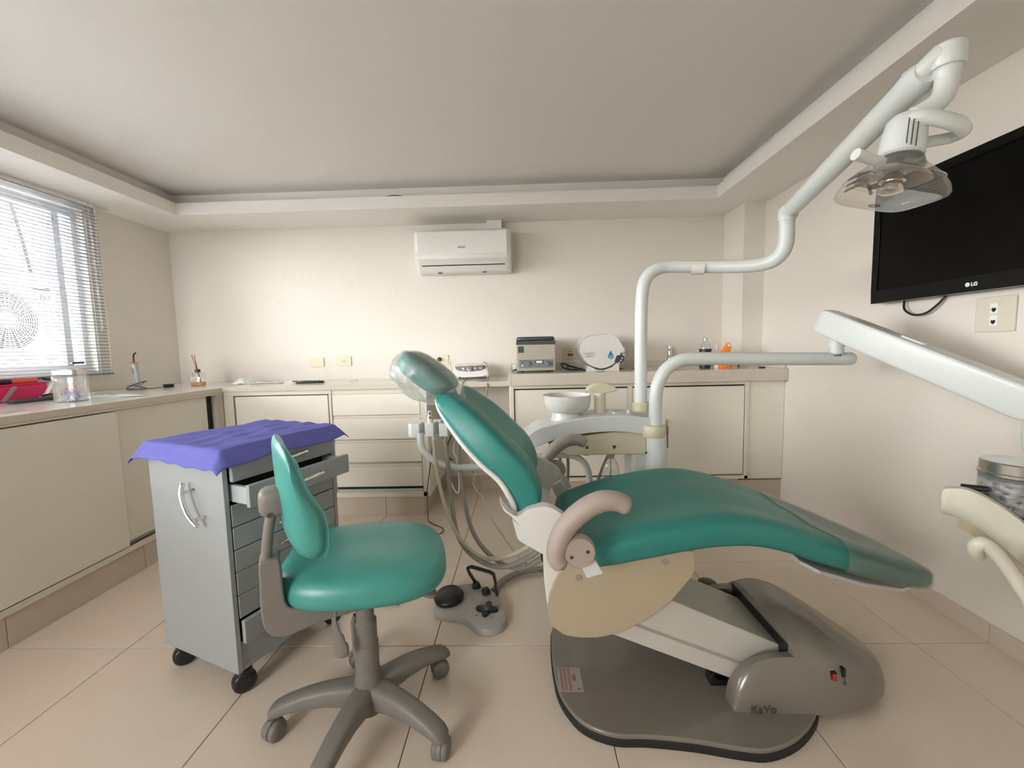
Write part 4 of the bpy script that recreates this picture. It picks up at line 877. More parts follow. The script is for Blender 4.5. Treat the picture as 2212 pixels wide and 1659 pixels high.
# tray table body (mostly outside the picture): curved white shroud, grip and top
tb = smooth_path([(1.044, 1.03, 0.7586), (1.062, 1.01, 0.7652), (1.079, 0.99, 0.7605), (1.113, 0.97, 0.736), (1.147, 0.95, 0.7017), (1.175, 0.93, 0.6636), (1.213, 0.9, 0.5985)], 6)
tl_ = smooth_path([(1.053, 1.04, 0.6927), (1.072, 1.02, 0.6887), (1.096, 1, 0.6736), (1.131, 0.98, 0.6397), (1.167, 0.96, 0.5961), (1.197, 0.94, 0.5533), (1.236, 0.91, 0.4894)], 6)
rings = []
for a_, b_ in zip(tb, tl_):
    bk_ = Vector((.24,.20,-.11)); mid = (a_+b_)/2
    rings.append([a_, a_+bk_*.05+Vector((0,0,.008)), a_+bk_, b_+bk_+Vector((0,0,.05)), b_+bk_*.10, b_+Vector((0,.004,.0)), mid+Vector((-.004,-.010,0))])
c9 = sum((Vector(p) for p in rings[0][:2]+rings[0][4:]), Vector())/5 + Vector((.004,0,0))
rings = [[c9 + (p-c9)*.25 + Vector((-.012,0,.0)) for p in rings[0]], [c9 + (p-c9)*.75 + Vector((-.007,0,0)) for p in rings[0]]] + rings
mk('tray_shroud', MB().loft(rings), 'shroud', da, smooth=60)
gp = smooth_path([(1.065, 0.965, 0.6195), (1.047, 0.955, 0.6361), (1.039, 0.945, 0.6546), (1.046, 0.937, 0.6628), (1.067, 0.93, 0.642), (1.098, 0.92, 0.5936), (1.114, 0.91, 0.5591), (1.153, 0.9, 0.497), (1.22,.80,.45), (1.30,.80,.56), (1.34,.82,.64)], 6)
mk('tray_grip', MB().tube(gp, .0145, 16), 'shroud', da, smooth=60)
mk('tray_underside', MB().loft([[Vector(p)+Vector((.01,.02,-.001)), Vector(p)+Vector((.22,.18,-.02)), Vector(p)+Vector((.22,.18,-.05)), Vector(p)+Vector((.015,.03,-.03))] for p in tl_[8:]]), 'panel_cream', da)
mk('tray_top', MB().loft([[Vector(p)+Vector((.012,.012,-.02)), Vector(p)+Vector((.24,.20,-.055)), Vector(p)+Vector((.24,.20,-.065)), Vector(p)+Vector((.012,.012,-.032))] for p in tb[10:]]), 'ceramic', da)
mk('tray_body', MB().loft([superring((1.44,.86,z), (.97,-.24,0), (.24,.97,0), a, b_, 4, 28) for z, a, b_ in ((.600,.14,.20),(.625,.20,.26),(.690,.22,.28),(.712,.21,.27))]), 'ceramic', da, smooth=50)  # unseen rest of the tray table, extended to shade the floor

# ------------------------------------------------------------------ mobile drawer cart (local frame: x along the drawer fronts, y to the rear)
CW, CD, CTOP = .445, .400, .822
cart = thing('drawer_cart', 'pale blue-grey wheeled drawer cart with one drawer pulled open', 'cart', (-.943, 1.247, 0), R(68))
def cp(name, mb, m, parent=None, **k): return mk(name, mb, m, parent or cart, local=True, **k)
cp('side_panel', MB().box(0, .016, 0, CD, .090, CTOP), 'cart_grey', bevel=.0015)
cp('side_panel', MB().box(CW-.016, CW, 0, CD, .090, CTOP), 'cart_grey', bevel=.0015)
cp('top_panel', MB().box(-.004, CW+.004, -.006, CD+.004, CTOP, CTOP+.012), 'cart_grey', bevel=.002)
cp('back_panel', MB().box(.016, CW-.016, CD-.012, CD, .090, CTOP), 'cart_grey', smooth=0)
cp('bottom_panel', MB().box(.016, CW-.016, .004, CD-.012, .090, .108).box(.018, CW-.018, .006, .020, .108, .188), 'cart_grey', bevel=.001)
cp('inner_void', MB().box(.0165, CW-.0165, .030, CD-.013, .19, CTOP-.001), 'dark_gap', smooth=0)
def handle_path(cx, z, y0, half=.040, bow=.022):
    return smooth_path([(cx-half, y0, z-.004), (cx-half*1.02, y0-bow*.75, z-.003), (cx-half*.5, y0-bow*1.05, z+.001), (cx, y0-bow*1.15, z+.003), (cx+half*.5, y0-bow*1.05, z+.004), (cx+half*1.02, y0-bow*.75, z+.003), (cx+half, y0, z+.002)], 4)
drs = [(.730,.802,.008), (.657,.728,.082), (.580,.652,.0), (.504,.577,.0), (.428,.501,.0), (.350,.426,.0), (.272,.348,.0), (.190,.268,.009)]
for i, (a, b_, pull) in enumerate(drs):
    d_ = cp('drawer', MB().box(.019, CW-.019, -.012-pull+.012*(pull==0)*.9, .004-pull, a, b_), 'cart_grey', bevel=.002)
    y0 = -.012-pull+.012*(pull==0)*.9
    if pull > .05:
        sides = MB().box(.030,.042,.004-pull,.10,a+.008,b_-.012).box(CW-.042,CW-.030,.004-pull,.10,a+.008,b_-.012).box(.042,CW-.042,.004-pull,.012-pull,a+.008,b_-.012)
        cp('drawer_side', MB().box(.026,.038,.004-pull,.10,a+.006,b_-.010), 'cart_edge', d_, smooth=0)
        cp('drawer_side', MB().box(CW-.038,CW-.026,.004-pull,.10,a+.006,b_-.010), 'cart_edge', d_, smooth=0)
        cp('drawer_bottom', MB().box(.038,CW-.038,.004-pull,.10,a+.006,a+.010), 'dark_gap', d_, smooth=0)
    cp('handle', MB().tube(handle_path(.245 if i < 2 else .215, (a+b_)/2, y0, .042), [.0045]+[.0055]*23+[.0045], 10, squash=(1.2,.7)), 'chrome', d_)
hp_ = smooth_path([(0,.158,.700),(-.022,.172,.722),(-.030,.158,.680),(-.032,.135,.640),(-.030,.112,.605),(-.026,.086,.575)], 4)
sh_ = cp('push_handle', MB().tube(smooth_path([(-.020,.170,.722),(-.030,.166,.690),(-.033,.150,.650),(-.032,.128,.615),(-.026,.098,.585)], 5), [.006]+[.008]*18+[.008,.006], 12, squash=(1.1,.8)), 'chrome', None)
cp('handle_post', MB().tube([(-.030,.163,.690),(.0,.150,.695)], .005, 10), 'chrome', sh_)
cp('handle_post', MB().tube([(-.030,.118,.603),(.0,.100,.610)], .005, 10), 'chrome', sh_)
for (x, y) in ((.035,.03), (CW-.035,.03), (.035,CD-.04), (CW-.035,CD-.04)):
    cs = cp('caster', MB().lathe([(.012,-.020),(.030,-.020),(.036,-.013),(.037,0),(.036,.013),(.030,.020),(.012,.020)], (x, y, .0375), 24, (.4,1,0)), 'black', smooth=50)
    cp('caster_hood', MB().lathe([(.026,.0),(.026,.018),(.016,.024)], (x, y, .066), 18), 'black', cs)
def cloth_fn(u, v):
    x = -.062 + u*(CW+.124); y = -.062 + v*(CD+.124)
    dx = max(0, -x-.004, x-CW-.004); dy = max(0, -y-.006, y-CD-.004)
    d_ = math.hypot(dx, dy)
    cx = min(max(x, -.004), CW+.004); cy = min(max(y, -.006), CD+.004)
    k = .62 + .05*math.sin(9*u+3*v)
    X = cx + (x-cx)*k; Yy = cy + (y-cy)*k
    wr = .0022*math.sin(21*u+4*math.sin(7*v)) * math.sin(17*v+2*u) + .0016*math.sin(34*v+9*u)
    Zz = CTOP+.0165 + wr - d_*.86 - (.012 if d_ > .02 else 0)*math.sin(11*u+7*v)*min(1, d_/.05)*.5
    return (X, Yy, Zz)
cl_ = tag(bpy.data.objects.new('draped_cloth', None), 'violet-blue cotton cloth draped over the drawer cart', 'cloth'); bpy.data.objects.remove(cl_)
clo = mk('draped_cloth', MB().grid(cloth_fn, 72, 66), 'cloth_purple', None, smooth=80)
so_ = clo.modifiers.new('solidify', 'SOLIDIFY'); so_.thickness = .0016; so_.offset = 1
clo.location = (-.943, 1.247, 0); clo.rotation_euler = (0,0,R(68)); tag(clo, 'violet-blue cotton cloth draped over the drawer cart', 'cloth')

# ------------------------------------------------------------------ operator stool
SCX, SCY = -.485, 1.17
st = thing('operator_stool', 'teal-padded wheeled operator stool with grey five-star base', 'stool', (SCX, SCY, 0))
SF = Vector((.866,.5,0)); SS = Vector((-.5,.866,0)); S0 = Vector((SCX,SCY,0))
def sp(a, z, off=0): return S0 + SF*a + SS*off + Vector((0,0,z))
mk('star_hub', MB().lathe([(.046,.055),(.046,.10),(.040,.150),(.0345,.180)], (SCX,SCY,0), 28), 'stool_grey', st, smooth=40)
for k, a in enumerate((-27, 45, 117, 189, 261)):
    d_ = Vector((math.cos(R(a)), math.sin(R(a)), 0)); s_ = Vector((-d_.y, d_.x, 0)); rings = []
    for r_, zc, hw, hh in ((.015,.100,.036,.040),(.06,.108,.034,.036),(.12,.112,.030,.030),(.18,.107,.028,.025),(.235,.095,.027,.021),(.268,.084,.026,.018),(.282,.078,.022,.013),(.288,.075,.012,.007)):
        rings.append(superring(S0+d_*r_+Vector((0,0,zc)), s_, (0,0,1), hw, hh, 3.2, 20))
    mk('star_leg', MB().loft(rings), 'stool_grey', st, smooth=50)
    rot = R((20, 75, 10, -30, 40)[k]); wa = Vector((math.cos(R(a)+rot), math.sin(R(a)+rot), 0)); c_ = S0 + d_*.266
    off_ = Vector((-wa.y, wa.x, 0))*.012
    cs = mk('caster', MB().tube([c_+Vector((0,0,.04)), c_+Vector((0,0,.072))], .009, 10), 'stool_grey', st)
    for sg in (-1, 1):
        mk('wheel', MB().lathe([(.010,0),(.026,0),(.029,.004),(.029,.015),(.024,.020),(.008,.021)], tuple(c_+off_+wa*(.003*sg)+Vector((0,0,.029))), 24, tuple(wa*sg)), 'stool_grey', cs, smooth=45)
    mk('wheel_hood', MB().lathe([(.031,-.006),(.031,.006)], tuple(c_+off_+Vector((0,0,.031))), 20, tuple(wa)), 'stool_grey', cs)
mk('column', MB().lathe([(.034,.14),(.0345,.262),(.032,.264),(.0320,.330),(.0300,.333),(.0265,.336),(.0255,.425)], (SCX,SCY,0), 28), 'stool_grey', st, smooth=25)
mk('column_clip', MB().tube([(SCX-.033,SCY+.012,.205),(SCX-.038,SCY+.012,.225),(SCX-.038,SCY+.012,.318),(SCX-.030,SCY+.012,.338)], .011, 12), 'stool_grey', st)
# seat cushion
sc2 = Vector((-.508, 1.268, 0)); rot = R(14); ax1 = Vector((math.cos(rot), math.sin(rot), 0)); ax2 = Vector((-ax1.y, ax1.x, 0))
rings = []
for z, k in ((.420,.55),(.4205,.84),(.426,.925),(.440,.985),(.460,1.0),(.482,.985),(.500,.945),(.513,.87),(.521,.74),(.525,.52),(.523,.25),(.521,.04)):
    rg = []
    for j in range(48):
        t = 2*PI*j/48; ct, s_ = math.cos(t), math.sin(t)
        x = math.copysign(abs(ct)**(2/3.0), ct); y = math.copysign(abs(s_)**(2/3.0), s_)
        narrow = 1 - .06*(x < 0)*abs(x)
        tilt = .012*x + .004*(1-abs(y))
        rg.append(sc2 + ax1*(.250*k*x) + ax2*(.222*k*y*narrow) + Vector((0,0,z - tilt*k*.9)))
    rings.append(rg)
mk('seat_cushion', MB().loft(rings), 'teal_stool', st, smooth=70, sub=1)
mk('seat_plate', MB().box(-.62,-.39,1.14,1.36,.402,.424), 'stool_grey', st, bevel=.004)
# L-shaped back carrier, rod, knuckle, pad
car = [(-.256,.592),(-.208,.592),(-.204,.470),(-.192,.448),(-.06,.420),(-.02,.418),(-.02,.385),(-.12,.385),(-.215,.372),(-.250,.395),(-.260,.445)]
mk('back_carrier', MB().prism(round_poly(car, [.008,.008,.02,.02,.0,.0,.0,.0,.025,.03,.03], 4), 'y', -.034, .034).xf(Matrix(((SF.x,SS.x,0,SCX),(SF.y,SS.y,0,SCY),(0,0,1,0),(0,0,0,1)))), 'stool_grey', st, bevel=.010, seg=3, smooth=40)
mk('back_rod', MB().tube(smooth_path([sp(-.238,.56), sp(-.237,.61), sp(-.228,.67), sp(-.219,.715), sp(-.216,.745)]), .0135, 14), 'stool_grey', st)
mk('back_knuckle', MB().loft([superring(sp(x,.748,-.02), SS, (0,0,1), .038*k, .038*k, 3.4, 22) for x, k in ((-.246,.55),(-.242,.8),(-.230,.97),(-.205,1.0),(-.185,.98),(-.165,.9))]), 'stool_grey', st, smooth=50)
mk('knuckle_screw', MB().lathe([(.006,0),(.006,.002)], sp(-.222,.722,-.0575), 12, tuple(-SS)), 'dark_grey', st)
padL = [(-.199,.909),(-.208,.893),(-.208,.843),(-.206,.792),(-.203,.741),(-.199,.689),(-.192,.649),(-.173,.611),(-.151,.599)]
padR = [(-.196,.909),(-.180,.888),(-.160,.816),(-.140,.770),(-.120,.731),(-.112,.689),(-.113,.643),(-.123,.610),(-.143,.598)]
TH2 = R(35); SF2 = Vector((math.cos(TH2), math.sin(TH2), 0)); SS2 = Vector((-SF2.y, SF2.x, 0)); SPV = sp(-.165, 0)
def sp2(a, z, off=0): return SPV + SF2*(a+.165) + SS2*off + Vector((0,0,z))
def padring(off, k, fwd):
    L_ = smooth_path([(a,0,b_) for a, b_ in padL], 3); Rr = smooth_path([(a,0,b_) for a, b_ in padR], 3)
    pr = L_ + Rr[::-1][1:-1]; zc = .750
    out = []
    for i, p in enumerate(pr):
        j = min(i, len(pr)-i)
        mid = -.160 + (.0)
        # centre line at this height
        zz = p.z; lx = -.205; 
        cxm = (interp([(b_,a) for a,b_ in padL[::-1]], zz)[1] + interp([(b_,a) for a,b_ in padR[::-1]], zz)[1])/2
        out.append(sp2(cxm+(p.x-cxm)*k*.98 + fwd, zc+(p.z-zc)*(1-(1-k)*.55), off))
    return out
prs = []
for t in (-1,-.985,-.95,-.88,-.75,-.5,-.25,0,.25,.5,.75,.88,.95,.985,1):
    k = max(.12, (1-abs(t)**5)**(1/2.4)); prs.append(padring(t*.155, k, .016*t*t))
pad = mk('backrest_pad', MB().loft(prs), 'teal_stool', st, smooth=70)
pr_ = padring(-.147, .80, .0145)
n3 = len(smooth_path([(a,0,b_) for a, b_ in padL], 3))
mk('piping', MB().tube([Vector(p) for p in pr_[n3+1:-1]], .0022, 6), 'teal_stool', pad)
# levers
lv = smooth_path([(-0.5425, 1.1, 0.4081), (-0.5447, 1.1, 0.3709), (-0.5366, 1.1, 0.3293), (-0.5307, 1.1, 0.2945), (-0.531, 1.1, 0.2665)], 4)
mk('height_lever', MB().tube(lv, [.007]*5+[.011]*3+[.017]*3+[.023]*4+[.020,.009], 14, squash=(.45,1)), 'stool_grey', st, smooth=60)
lv2 = smooth_path([(-0.4159, 1.27, 0.3826), (-0.3759, 1.27, 0.3697), (-0.3389, 1.27, 0.3584), (-0.3092, 1.27, 0.3503), (-0.2913, 1.27, 0.347)], 4)
mk('tilt_lever', MB().tube(lv2, [.007]*6+[.013]*4+[.018]*5+[.016,.007], 14, squash=(.55,1.2)), 'stool_grey', st, smooth=60)

# ------------------------------------------------------------------ foot controls
fc = thing('foot_control', 'grey dental foot control with round black pedal and black wire handle', 'foot pedal', (-.24, 1.68, 0))
ol_ = [(-0.4004, 1.702, 0.03), (-0.3819, 1.651, 0.03), (-0.3283, 1.635, 0.03), (-0.2641, 1.619, 0.03), (-0.2299, 1.59, 0.03), (-0.196, 1.553, 0.03), (-0.151, 1.542, 0.03), (-0.1048, 1.566, 0.03), (-0.0823, 1.611, 0.03), (-0.0904, 1.675, 0.03), (-0.1133, 1.741, 0.03), (-0.1414, 1.797, 0.03), (-0.1876, 1.846, 0.03), (-0.2559, 1.874, 0.03), (-0.3203, 1.863, 0.03), (-0.3844, 1.797, 0.03)]
fo = smooth2([(p[0],p[1]) for p in ol_], 4); fcx = sum(p[0] for p in fo)/len(fo); fcy = sum(p[1] for p in fo)/len(fo)
def fsc(k, z): return [(fcx+(x-fcx)*k, fcy+(y-fcy)*k, z) for x, y in fo]
mk('housing', MB().loft([fsc(1.0,0), fsc(1.01,.006), fsc(1.0,.018), fsc(.965,.028), fsc(.90,.031)]), 'mid_light', fc, smooth=35)
pd = (-0.3421, 1.742, 0.055)
mk('disc_pedal', MB().lathe([(.050,-.010),(.064,-.004),(.066,.006),(.058,.016),(.035,.022),(.002,.024)], (pd[0],pd[1],.044), 32, (-.05,-.12,1)), 'black', fc, smooth=50)
rc = (-0.1679, 1.661, 0.034)
mk('dial_ring', MB().lathe([(.076,0),(.076,.003),(.071,.004)], (rc[0], rc[1], .029), 36), 'mid_light', fc)
cross = []
for k in range(32):
    a = 2*PI*k/32; r_ = .037+.012*math.cos(4*a+.6); cross.append((rc[0]+r_*math.cos(a), rc[1]+r_*math.sin(a)))
cb_ = mk('cross_pedal', MB().prism(cross, 'z', .033, .046), 'black', fc, bevel=.003)
mk('cross_knob', MB().lathe([(.020,0),(.016,.008),(.010,.012),(.001,.012)], (rc[0], rc[1], .046), 20), 'dark_grey', cb_)
for uv in ((-0.2319, 1.837, 0.04), (-0.1825, 1.789, 0.04)):
    mk('key', MB().loft([superring((uv[0],uv[1],z), (.9,.35,0), (-.35,.9,0), a, a, 4, 16) for z, a in ((.030,.020),(.046,.018),(.053,.013))]), 'black', fc, smooth=40)
hw = [(-0.2326, 1.862, 0.03), (-0.26, 1.74, 0.1748), (-0.2407, 1.75, 0.1776), (-0.149, 1.72, 0.1658), (-0.1368, 1.715, 0.158), (-0.1323, 1.781, 0.02)]
hw = round_poly3 = smooth_path(hw, 1)
wp = [Vector(hw[0]), Vector(hw[0])*.25+Vector(hw[1])*.75, Vector(hw[1])*.85+Vector(hw[2])*.15, Vector(hw[2]), Vector(hw[2])*.1+Vector(hw[3])*.9, Vector(hw[3])*.3+Vector(hw[4])*.7, Vector(hw[4])*.75+Vector(hw[5])*.25, Vector(hw[5])]
mk('carry_bow', MB().tube(wp, .007, 10, squash=(1.4,.7)), 'black', fc, smooth=40)
for uv in ((-0.2533, 1.853, 0.0312), (-0.2076, 1.807, 0.0312)):
    mk('print_mark', MB().box(uv[0]-.007, uv[0]+.007, uv[1]-.002, uv[1]+.002, .0310, .0316), 'print_grey', fc, smooth=0)
for da_ in (.6, 2.1, 3.8, 5.2):
    mk('print_mark', MB().box(rc[0]+.053*math.cos(da_)-.006, rc[0]+.053*math.cos(da_)+.006, rc[1]+.053*math.sin(da_)-.0015, rc[1]+.053*math.sin(da_)+.0015, .0325, .0336), 'print_grey', fc, smooth=0)
fh = smooth_path([(-0.1517, 1.821, 0.018), (-0.129, 1.877, 0.02), (-0.087, 1.936, 0.02), (-0.0261, 1.981, 0.02), (0.0554, 2.002, 0.022), (0.1484, 2.003, 0.03), (0.2438, 2.023, 0.045)], 5)
mk('control_hose', MB().tube(fh, .0145, 14), 'hose_grey', fc)
fp = thing('small_pedal', 'small black treadle pedal on the floor behind the stool', 'foot pedal', (-.58, 1.80, 0))
pa, pb, pc2, pd2 = [Vector(p) for p in ((-0.6365, 1.751, 0), (-0.5696, 1.75, 0), (-0.5673, 1.823, 0), (-0.6438, 1.839, 0))]
mk('housing', MB().loft([[pa,pb,pc2,pd2], [pa+Vector((0,0,.016)),pb+Vector((0,0,.016)),pc2+Vector((0,0,.040)),pd2+Vector((0,0,.040))]]), 'dark_grey', fp, bevel=.003)
ctr = (pa+pb+pc2+pd2)/4
mk('treadle', MB().loft([[ctr+(p-ctr)*.82+Vector((0,0,z)) for p, z in zip((pa,pb,pc2,pd2),(.019,.019,.0385,.0385))], [ctr+(p-ctr)*.80+Vector((0,0,z)) for p, z in zip((pa,pb,pc2,pd2),(.0225,.0225,.042,.042))]]), 'black', fp)

# ------------------------------------------------------------------ things on the window worktop
def vec(*a): return Vector(a)
# pink box with straps
bx = thing('storage_box', 'bright pink box at the window end of the worktop, under loose straps', 'box', (-2.70, 2.10, CT))
mk('box_body', MB().box(XL+.02, -2.640, 1.95, 2.245, CT, CT+.085), 'pink', bx, bevel=.004)
mk('box_lid', MB().box(XL+.018, -2.637, 1.947, 2.248, CT+.085, CT+.092), 'pink', bx, bevel=.002)
tl2 = thing('headlamp', 'orange and black strapped headlamp lying on the pink box', 'headlamp', (-2.69, 2.15, CT+.092))
mk('lamp_barrel', MB().tube([(-2.655,2.09,CT+.105),(-2.652,2.16,CT+.107),(-2.652,2.205,CT+.107)], [.011,.013,.012], 14), 'red_orange', tl2)
mk('lamp_end', MB().tube([(-2.657,2.02,CT+.104),(-2.655,2.09,CT+.105)], .011, 12), 'black', tl2)
mk('strap', MB().tube(smooth_path([(-2.652,2.20,CT+.110),(-2.66,2.235,CT+.116),(-2.66,2.255,CT+.106),(-2.645,2.27,CT+.104),(-2.65,2.292,CT+.104)]), .010, 8, squash=(.5,1.3)), 'black', tl2)
mk('strap', MB().tube(smooth_path([(-2.632,2.262,CT+.085),(-2.628,2.24,CT+.055),(-2.625,2.22,CT+.030),(-2.62,2.19,CT+.016)]), .009, 8, squash=(.4,1.3)), 'pale_plastic', tl2)
mk('strap', MB().tube(smooth_path([(-2.62,2.19,CT+.016),(-2.62,2.22,CT+.024),(-2.62,2.26,CT+.022),(-2.622,2.29,CT+.020)]), .010, 8, squash=(.6,1.2)), 'black', tl2)
mk('strap', MB().tube(smooth_path([(-2.632,2.09,CT+.080),(-2.625,2.06,CT+.05),(-2.612,2.02,CT+.010)]), .011, 8, squash=(.4,1.2)), 'stool_grey', tl2)
# black case lying in front
rm = thing('glasses_case', 'long flat black case lying on the window worktop left of the clear jar', 'case', (-2.53, 2.06, CT))
a0, a1 = Vector((-2.535,1.985,0)), Vector((-2.555,2.20,0)); dd = (a1-a0).normalized(); ss = Vector((-dd.y,dd.x,0))
mk('shell', MB().loft([superring(a0.lerp(a1,t)+Vector((0,0,CT+.0105)), ss, (0,0,1), w_, h_, 4, 18) for t, w_, h_ in ((-.03,.012,.004),(0,.020,.008),(.1,.023,.0105),(.9,.023,.0105),(1,.020,.008))]), 'dark_grey', rm, smooth=50)
mk('lid_line', MB().loft([superring(a0.lerp(a1,t)+Vector((0,0,CT+.011)), ss, (0,0,1), .0234, .0006, 4, 18) for t in (.08,.92)]), 'black', rm)
for k, (yy_, xx_) in enumerate(((1.68,-2.13),(1.665,-2.10))):
    tag(mk('probe', MB().tube([(xx_-.02,yy_-.10,CT+.003),(xx_+.0,yy_+.035,CT+.003)], .0022, 8), 'chrome' if k == 0 else 'unit_white', None), ('thin steel probe' if k == 0 else 'thin white plastic probe')+' lying near the edge of the window worktop', 'instrument')
# jar of mixing tips
jx, jy = -2.300, 2.060
jar = thing('storage_jar', 'square clear jar with steel lid holding lilac mixing tips on the window worktop', 'jar', (jx, jy, CT))
jl = superring
jr = R(20); ja = Vector((math.cos(jr), math.sin(jr), 0)); jb = Vector((-ja.y, ja.x, 0)); J0 = Vector((jx,jy,CT))
def jring(z, a, e=6): return superring(J0+Vector((0,0,z)), ja, jb, a, a, e, 32)
mk('glass_body', MB().loft([jring(.0,.050), jring(.004,.053), jring(.122,.055), jring(.132,.053), jring(.136,.047), jring(.132,.045), jring(.006,.048)], cap=True), 'acrylic', jar, smooth=50)
mk('lid', MB().loft([jring(.137,.049,5), jring(.139,.053,5), jring(.160,.053,5), jring(.163,.050,5)]), 'steel', jar, smooth=40)
tipcols = ['lilac']*24 + ['pale_plastic']*3 + ['red_orange','red_orange','red','blue','green','orange','red_orange']
tip0 = {}
random.seed(5)
for k, c_ in enumerate(tipcols):
    small = c_ not in ('lilac','pale_plastic')
    if c_ not in tip0:
        if small: mb = MB().lathe([(.004,0),(.0075,.002),(.0075,.010),(.004,.014)], (0,0,0), 10)
        else: mb = MB().lathe([(.0055,0),(.0055,.012),(.0035,.014),(.0032,.040),(.0012,.058)], (0,0,-.029), 8)
        o = mk('mixing_tip', mb, c_, None, smooth=40); tip0[c_] = o
    else:
        o = tip0[c_].copy(); C.objects.link(o)
    rr_ = random.uniform(0,.022); an = random.uniform(0,2*PI)
    lay = k/len(tipcols)
    o.location = (jx+rr_*math.cos(an), jy+rr_*math.sin(an), CT+.016+.045*random.random()+ (.012 if small else 0))
    o.rotation_euler = (random.uniform(-1.2,1.2), random.uniform(-1.2,1.2), random.uniform(0,6))
    if small: o.location.x = jx + .030*math.cos(an)*.9; o.location.y = jy-.026+.02*random.random(); 
    if c_ == 'pale_plastic': o.rotation_euler = (random.uniform(-.3,.5), random.uniform(-.4,.4), 0); o.location.z = CT+.055
    nmz = {'lilac':'pale lilac mixing tip in the heap inside the clear jar','pale_plastic':'white mixing tip sticking up inside the clear jar','red_orange':'small orange-red cap among the tips in the clear jar','red':'small red cap among the tips in the clear jar','blue':'small blue cap among the tips in the clear jar','green':'small green cap among the tips in the clear jar','orange':'small bright orange cap among the tips in the clear jar'}
    tag(o, nmz[c_], 'mixing tip', 'mixing tips in the clear jar')
# sachets
for k, (pts, m_, z_, lab) in enumerate((
    ([(-2.43,2.23),(-2.33,2.20),(-2.16,2.24),(-2.12,2.27),(-2.24,2.33),(-2.40,2.30)], 'paper', .0035, 'white paper pouch lying on the window worktop right of the jar'),
    ([(-2.42,2.20),(-2.30,2.175),(-2.20,2.215),(-2.30,2.25)], 'mint', .001, 'pale mint pouch half under the white paper pouch'))):
    mb = MB(); n_ = len(pts); cx_ = sum(p[0] for p in pts)/n_; cy_ = sum(p[1] for p in pts)/n_
    op = smooth2(pts, 3); m2 = len(op)
    rings = [[(x,y,CT+z_-.0005) for x,y in op], [(x,y,CT+z_+.0015) for x,y in op], [(cx_+(x-cx_)*.6, cy_+(y-cy_)*.6, CT+z_+.006+.003*math.sin(9*i/m2*6)) for i,(x,y) in enumerate(op)], [(cx_+(x-cx_)*.1, cy_+(y-cy_)*.1, CT+z_+.006) for x,y in op]]
    tag(mk('paper_pouch', mb.loft(rings), m_, None, smooth=50), lab, 'pouch')
# curing light on its charger
qx, qy = -2.60, 2.745
cg = thing('curing_light', 'pale blue-grey dental curing light with red shield standing in its charger', 'curing light', (qx, qy, CT))
mk('charger_base', MB().lathe([(.034,0),(.036,.006),(.030,.016),(.020,.022),(.018,.036)], (qx,qy,CT), 24), 'cart_edge', cg, smooth=40)
mk('charger_ring', MB().lathe([(.030,.034),(.033,.038),(.030,.043),(.016,.044)], (qx,qy,CT), 22), 'cart_edge', cg)
bd = mk('body', MB().tube(smooth_path([(qx,qy,CT+.035),(qx-.001,qy,CT+.08),(qx-.006,qy,CT+.12),(qx-.010,qy,CT+.165),(qx-.012,qy,CT+.178)],4), [.014]*5+[.015]*4+[.017]*5+[.012,.010,.008], 16), 'cart_edge', cg, smooth=60)
mk('grip_stripe', MB().tube([(qx-.006,qy-.012,CT+.10),(qx-.010,qy-.014,CT+.14),(qx-.012,qy-.012,CT+.165)], [.003,.007,.003], 8), 'mid_grey', bd)
mk('shield', MB().lathe([(.031,0),(.031,.0025)], (qx-.012,qy,CT+.180), 26, (.06,0,1)), 'red_orange', cg)
mk('light_guide', MB().tube(smooth_path([(qx-.012,qy,CT+.178),(qx-.013,qy,CT+.21),(qx-.012,qy,CT+.228),(qx-.004,qy,CT+.240),(qx+.006,qy,CT+.247)]), .005, 10), 'black', cg)
cr_ = [(qx+.03,qy,CT+.045),(qx+.045,qy+.02,CT+.055),(qx+.02,qy-.04,CT+.04),(qx-.035,qy-.035,CT+.014),(qx-.03,qy-.05,CT+.005),(qx+.02,qy-.045,CT+.004),(qx+.06,qy+.02,CT+.004),(qx+.09,qy+.07,CT+.004),(-2.515,2.83,CT+.006)]
mk('charger_cord', MB().tube(smooth_path(cr_), .0022, 7), 'black', cg)
mk('charger_cord', MB().tube(smooth_path([(qx+.01,qy-.04,CT+.012),(qx-.02,qy-.055,CT+.006),(qx-.05,qy-.03,CT+.018),(qx-.01,qy-.05,CT+.030),(qx+.03,qy-.03,CT+.022),(qx+.04,qy+.02,CT+.006)]), .0020, 7), 'black', cg)
adp = thing('power_adapter', 'small black power adapter lying on the corner of the worktop', 'adapter', (-2.50, 2.865, CT))
mk('body', MB().box(-.030,.030,-.016,.016,.0,.024).xf(Matrix.Translation((-2.497,2.868,CT)) @ Matrix.Rotation(R(52),4,'Z')), 'black', adp, bevel=.006, seg=3)
# reed diffuser
rx, ry = -2.355, 2.965
rd = thing('reed_diffuser', 'square glass reed diffuser with amber oil and brown sticks in the corner', 'diffuser', (rx, ry, CT))
def rr2(z, a): return superring((rx,ry,CT+z), (.96,.28,0), (-.28,.96,0), a, a, 7, 28)
mk('glass_bottle', MB().loft([rr2(0,.036), rr2(.003,.0385), rr2(.090,.0385), rr2(.096,.034), rr2(.097,.016), rr2(.104,.014)]), 'pet', rd, smooth=40)
mk('oil', MB().loft([rr2(.003,.0365), rr2(.026,.0365)]), 'orange_liquid', rd, smooth=40)
mk('black_cap', MB().lathe([(.0165,.097),(.0165,.118),(.014,.120)], (rx,ry,CT), 18), 'black', rd, smooth=40)
for k, dx in enumerate((-.003,.004,.000)):
    mk('reed', MB().tube([(rx+.020,ry+dx,CT+.008),(rx-.002,ry+dx,CT+.112),(rx-.030+.007*k,ry+dx*2,CT+.225)], .0022, 6), 'reed', rd)

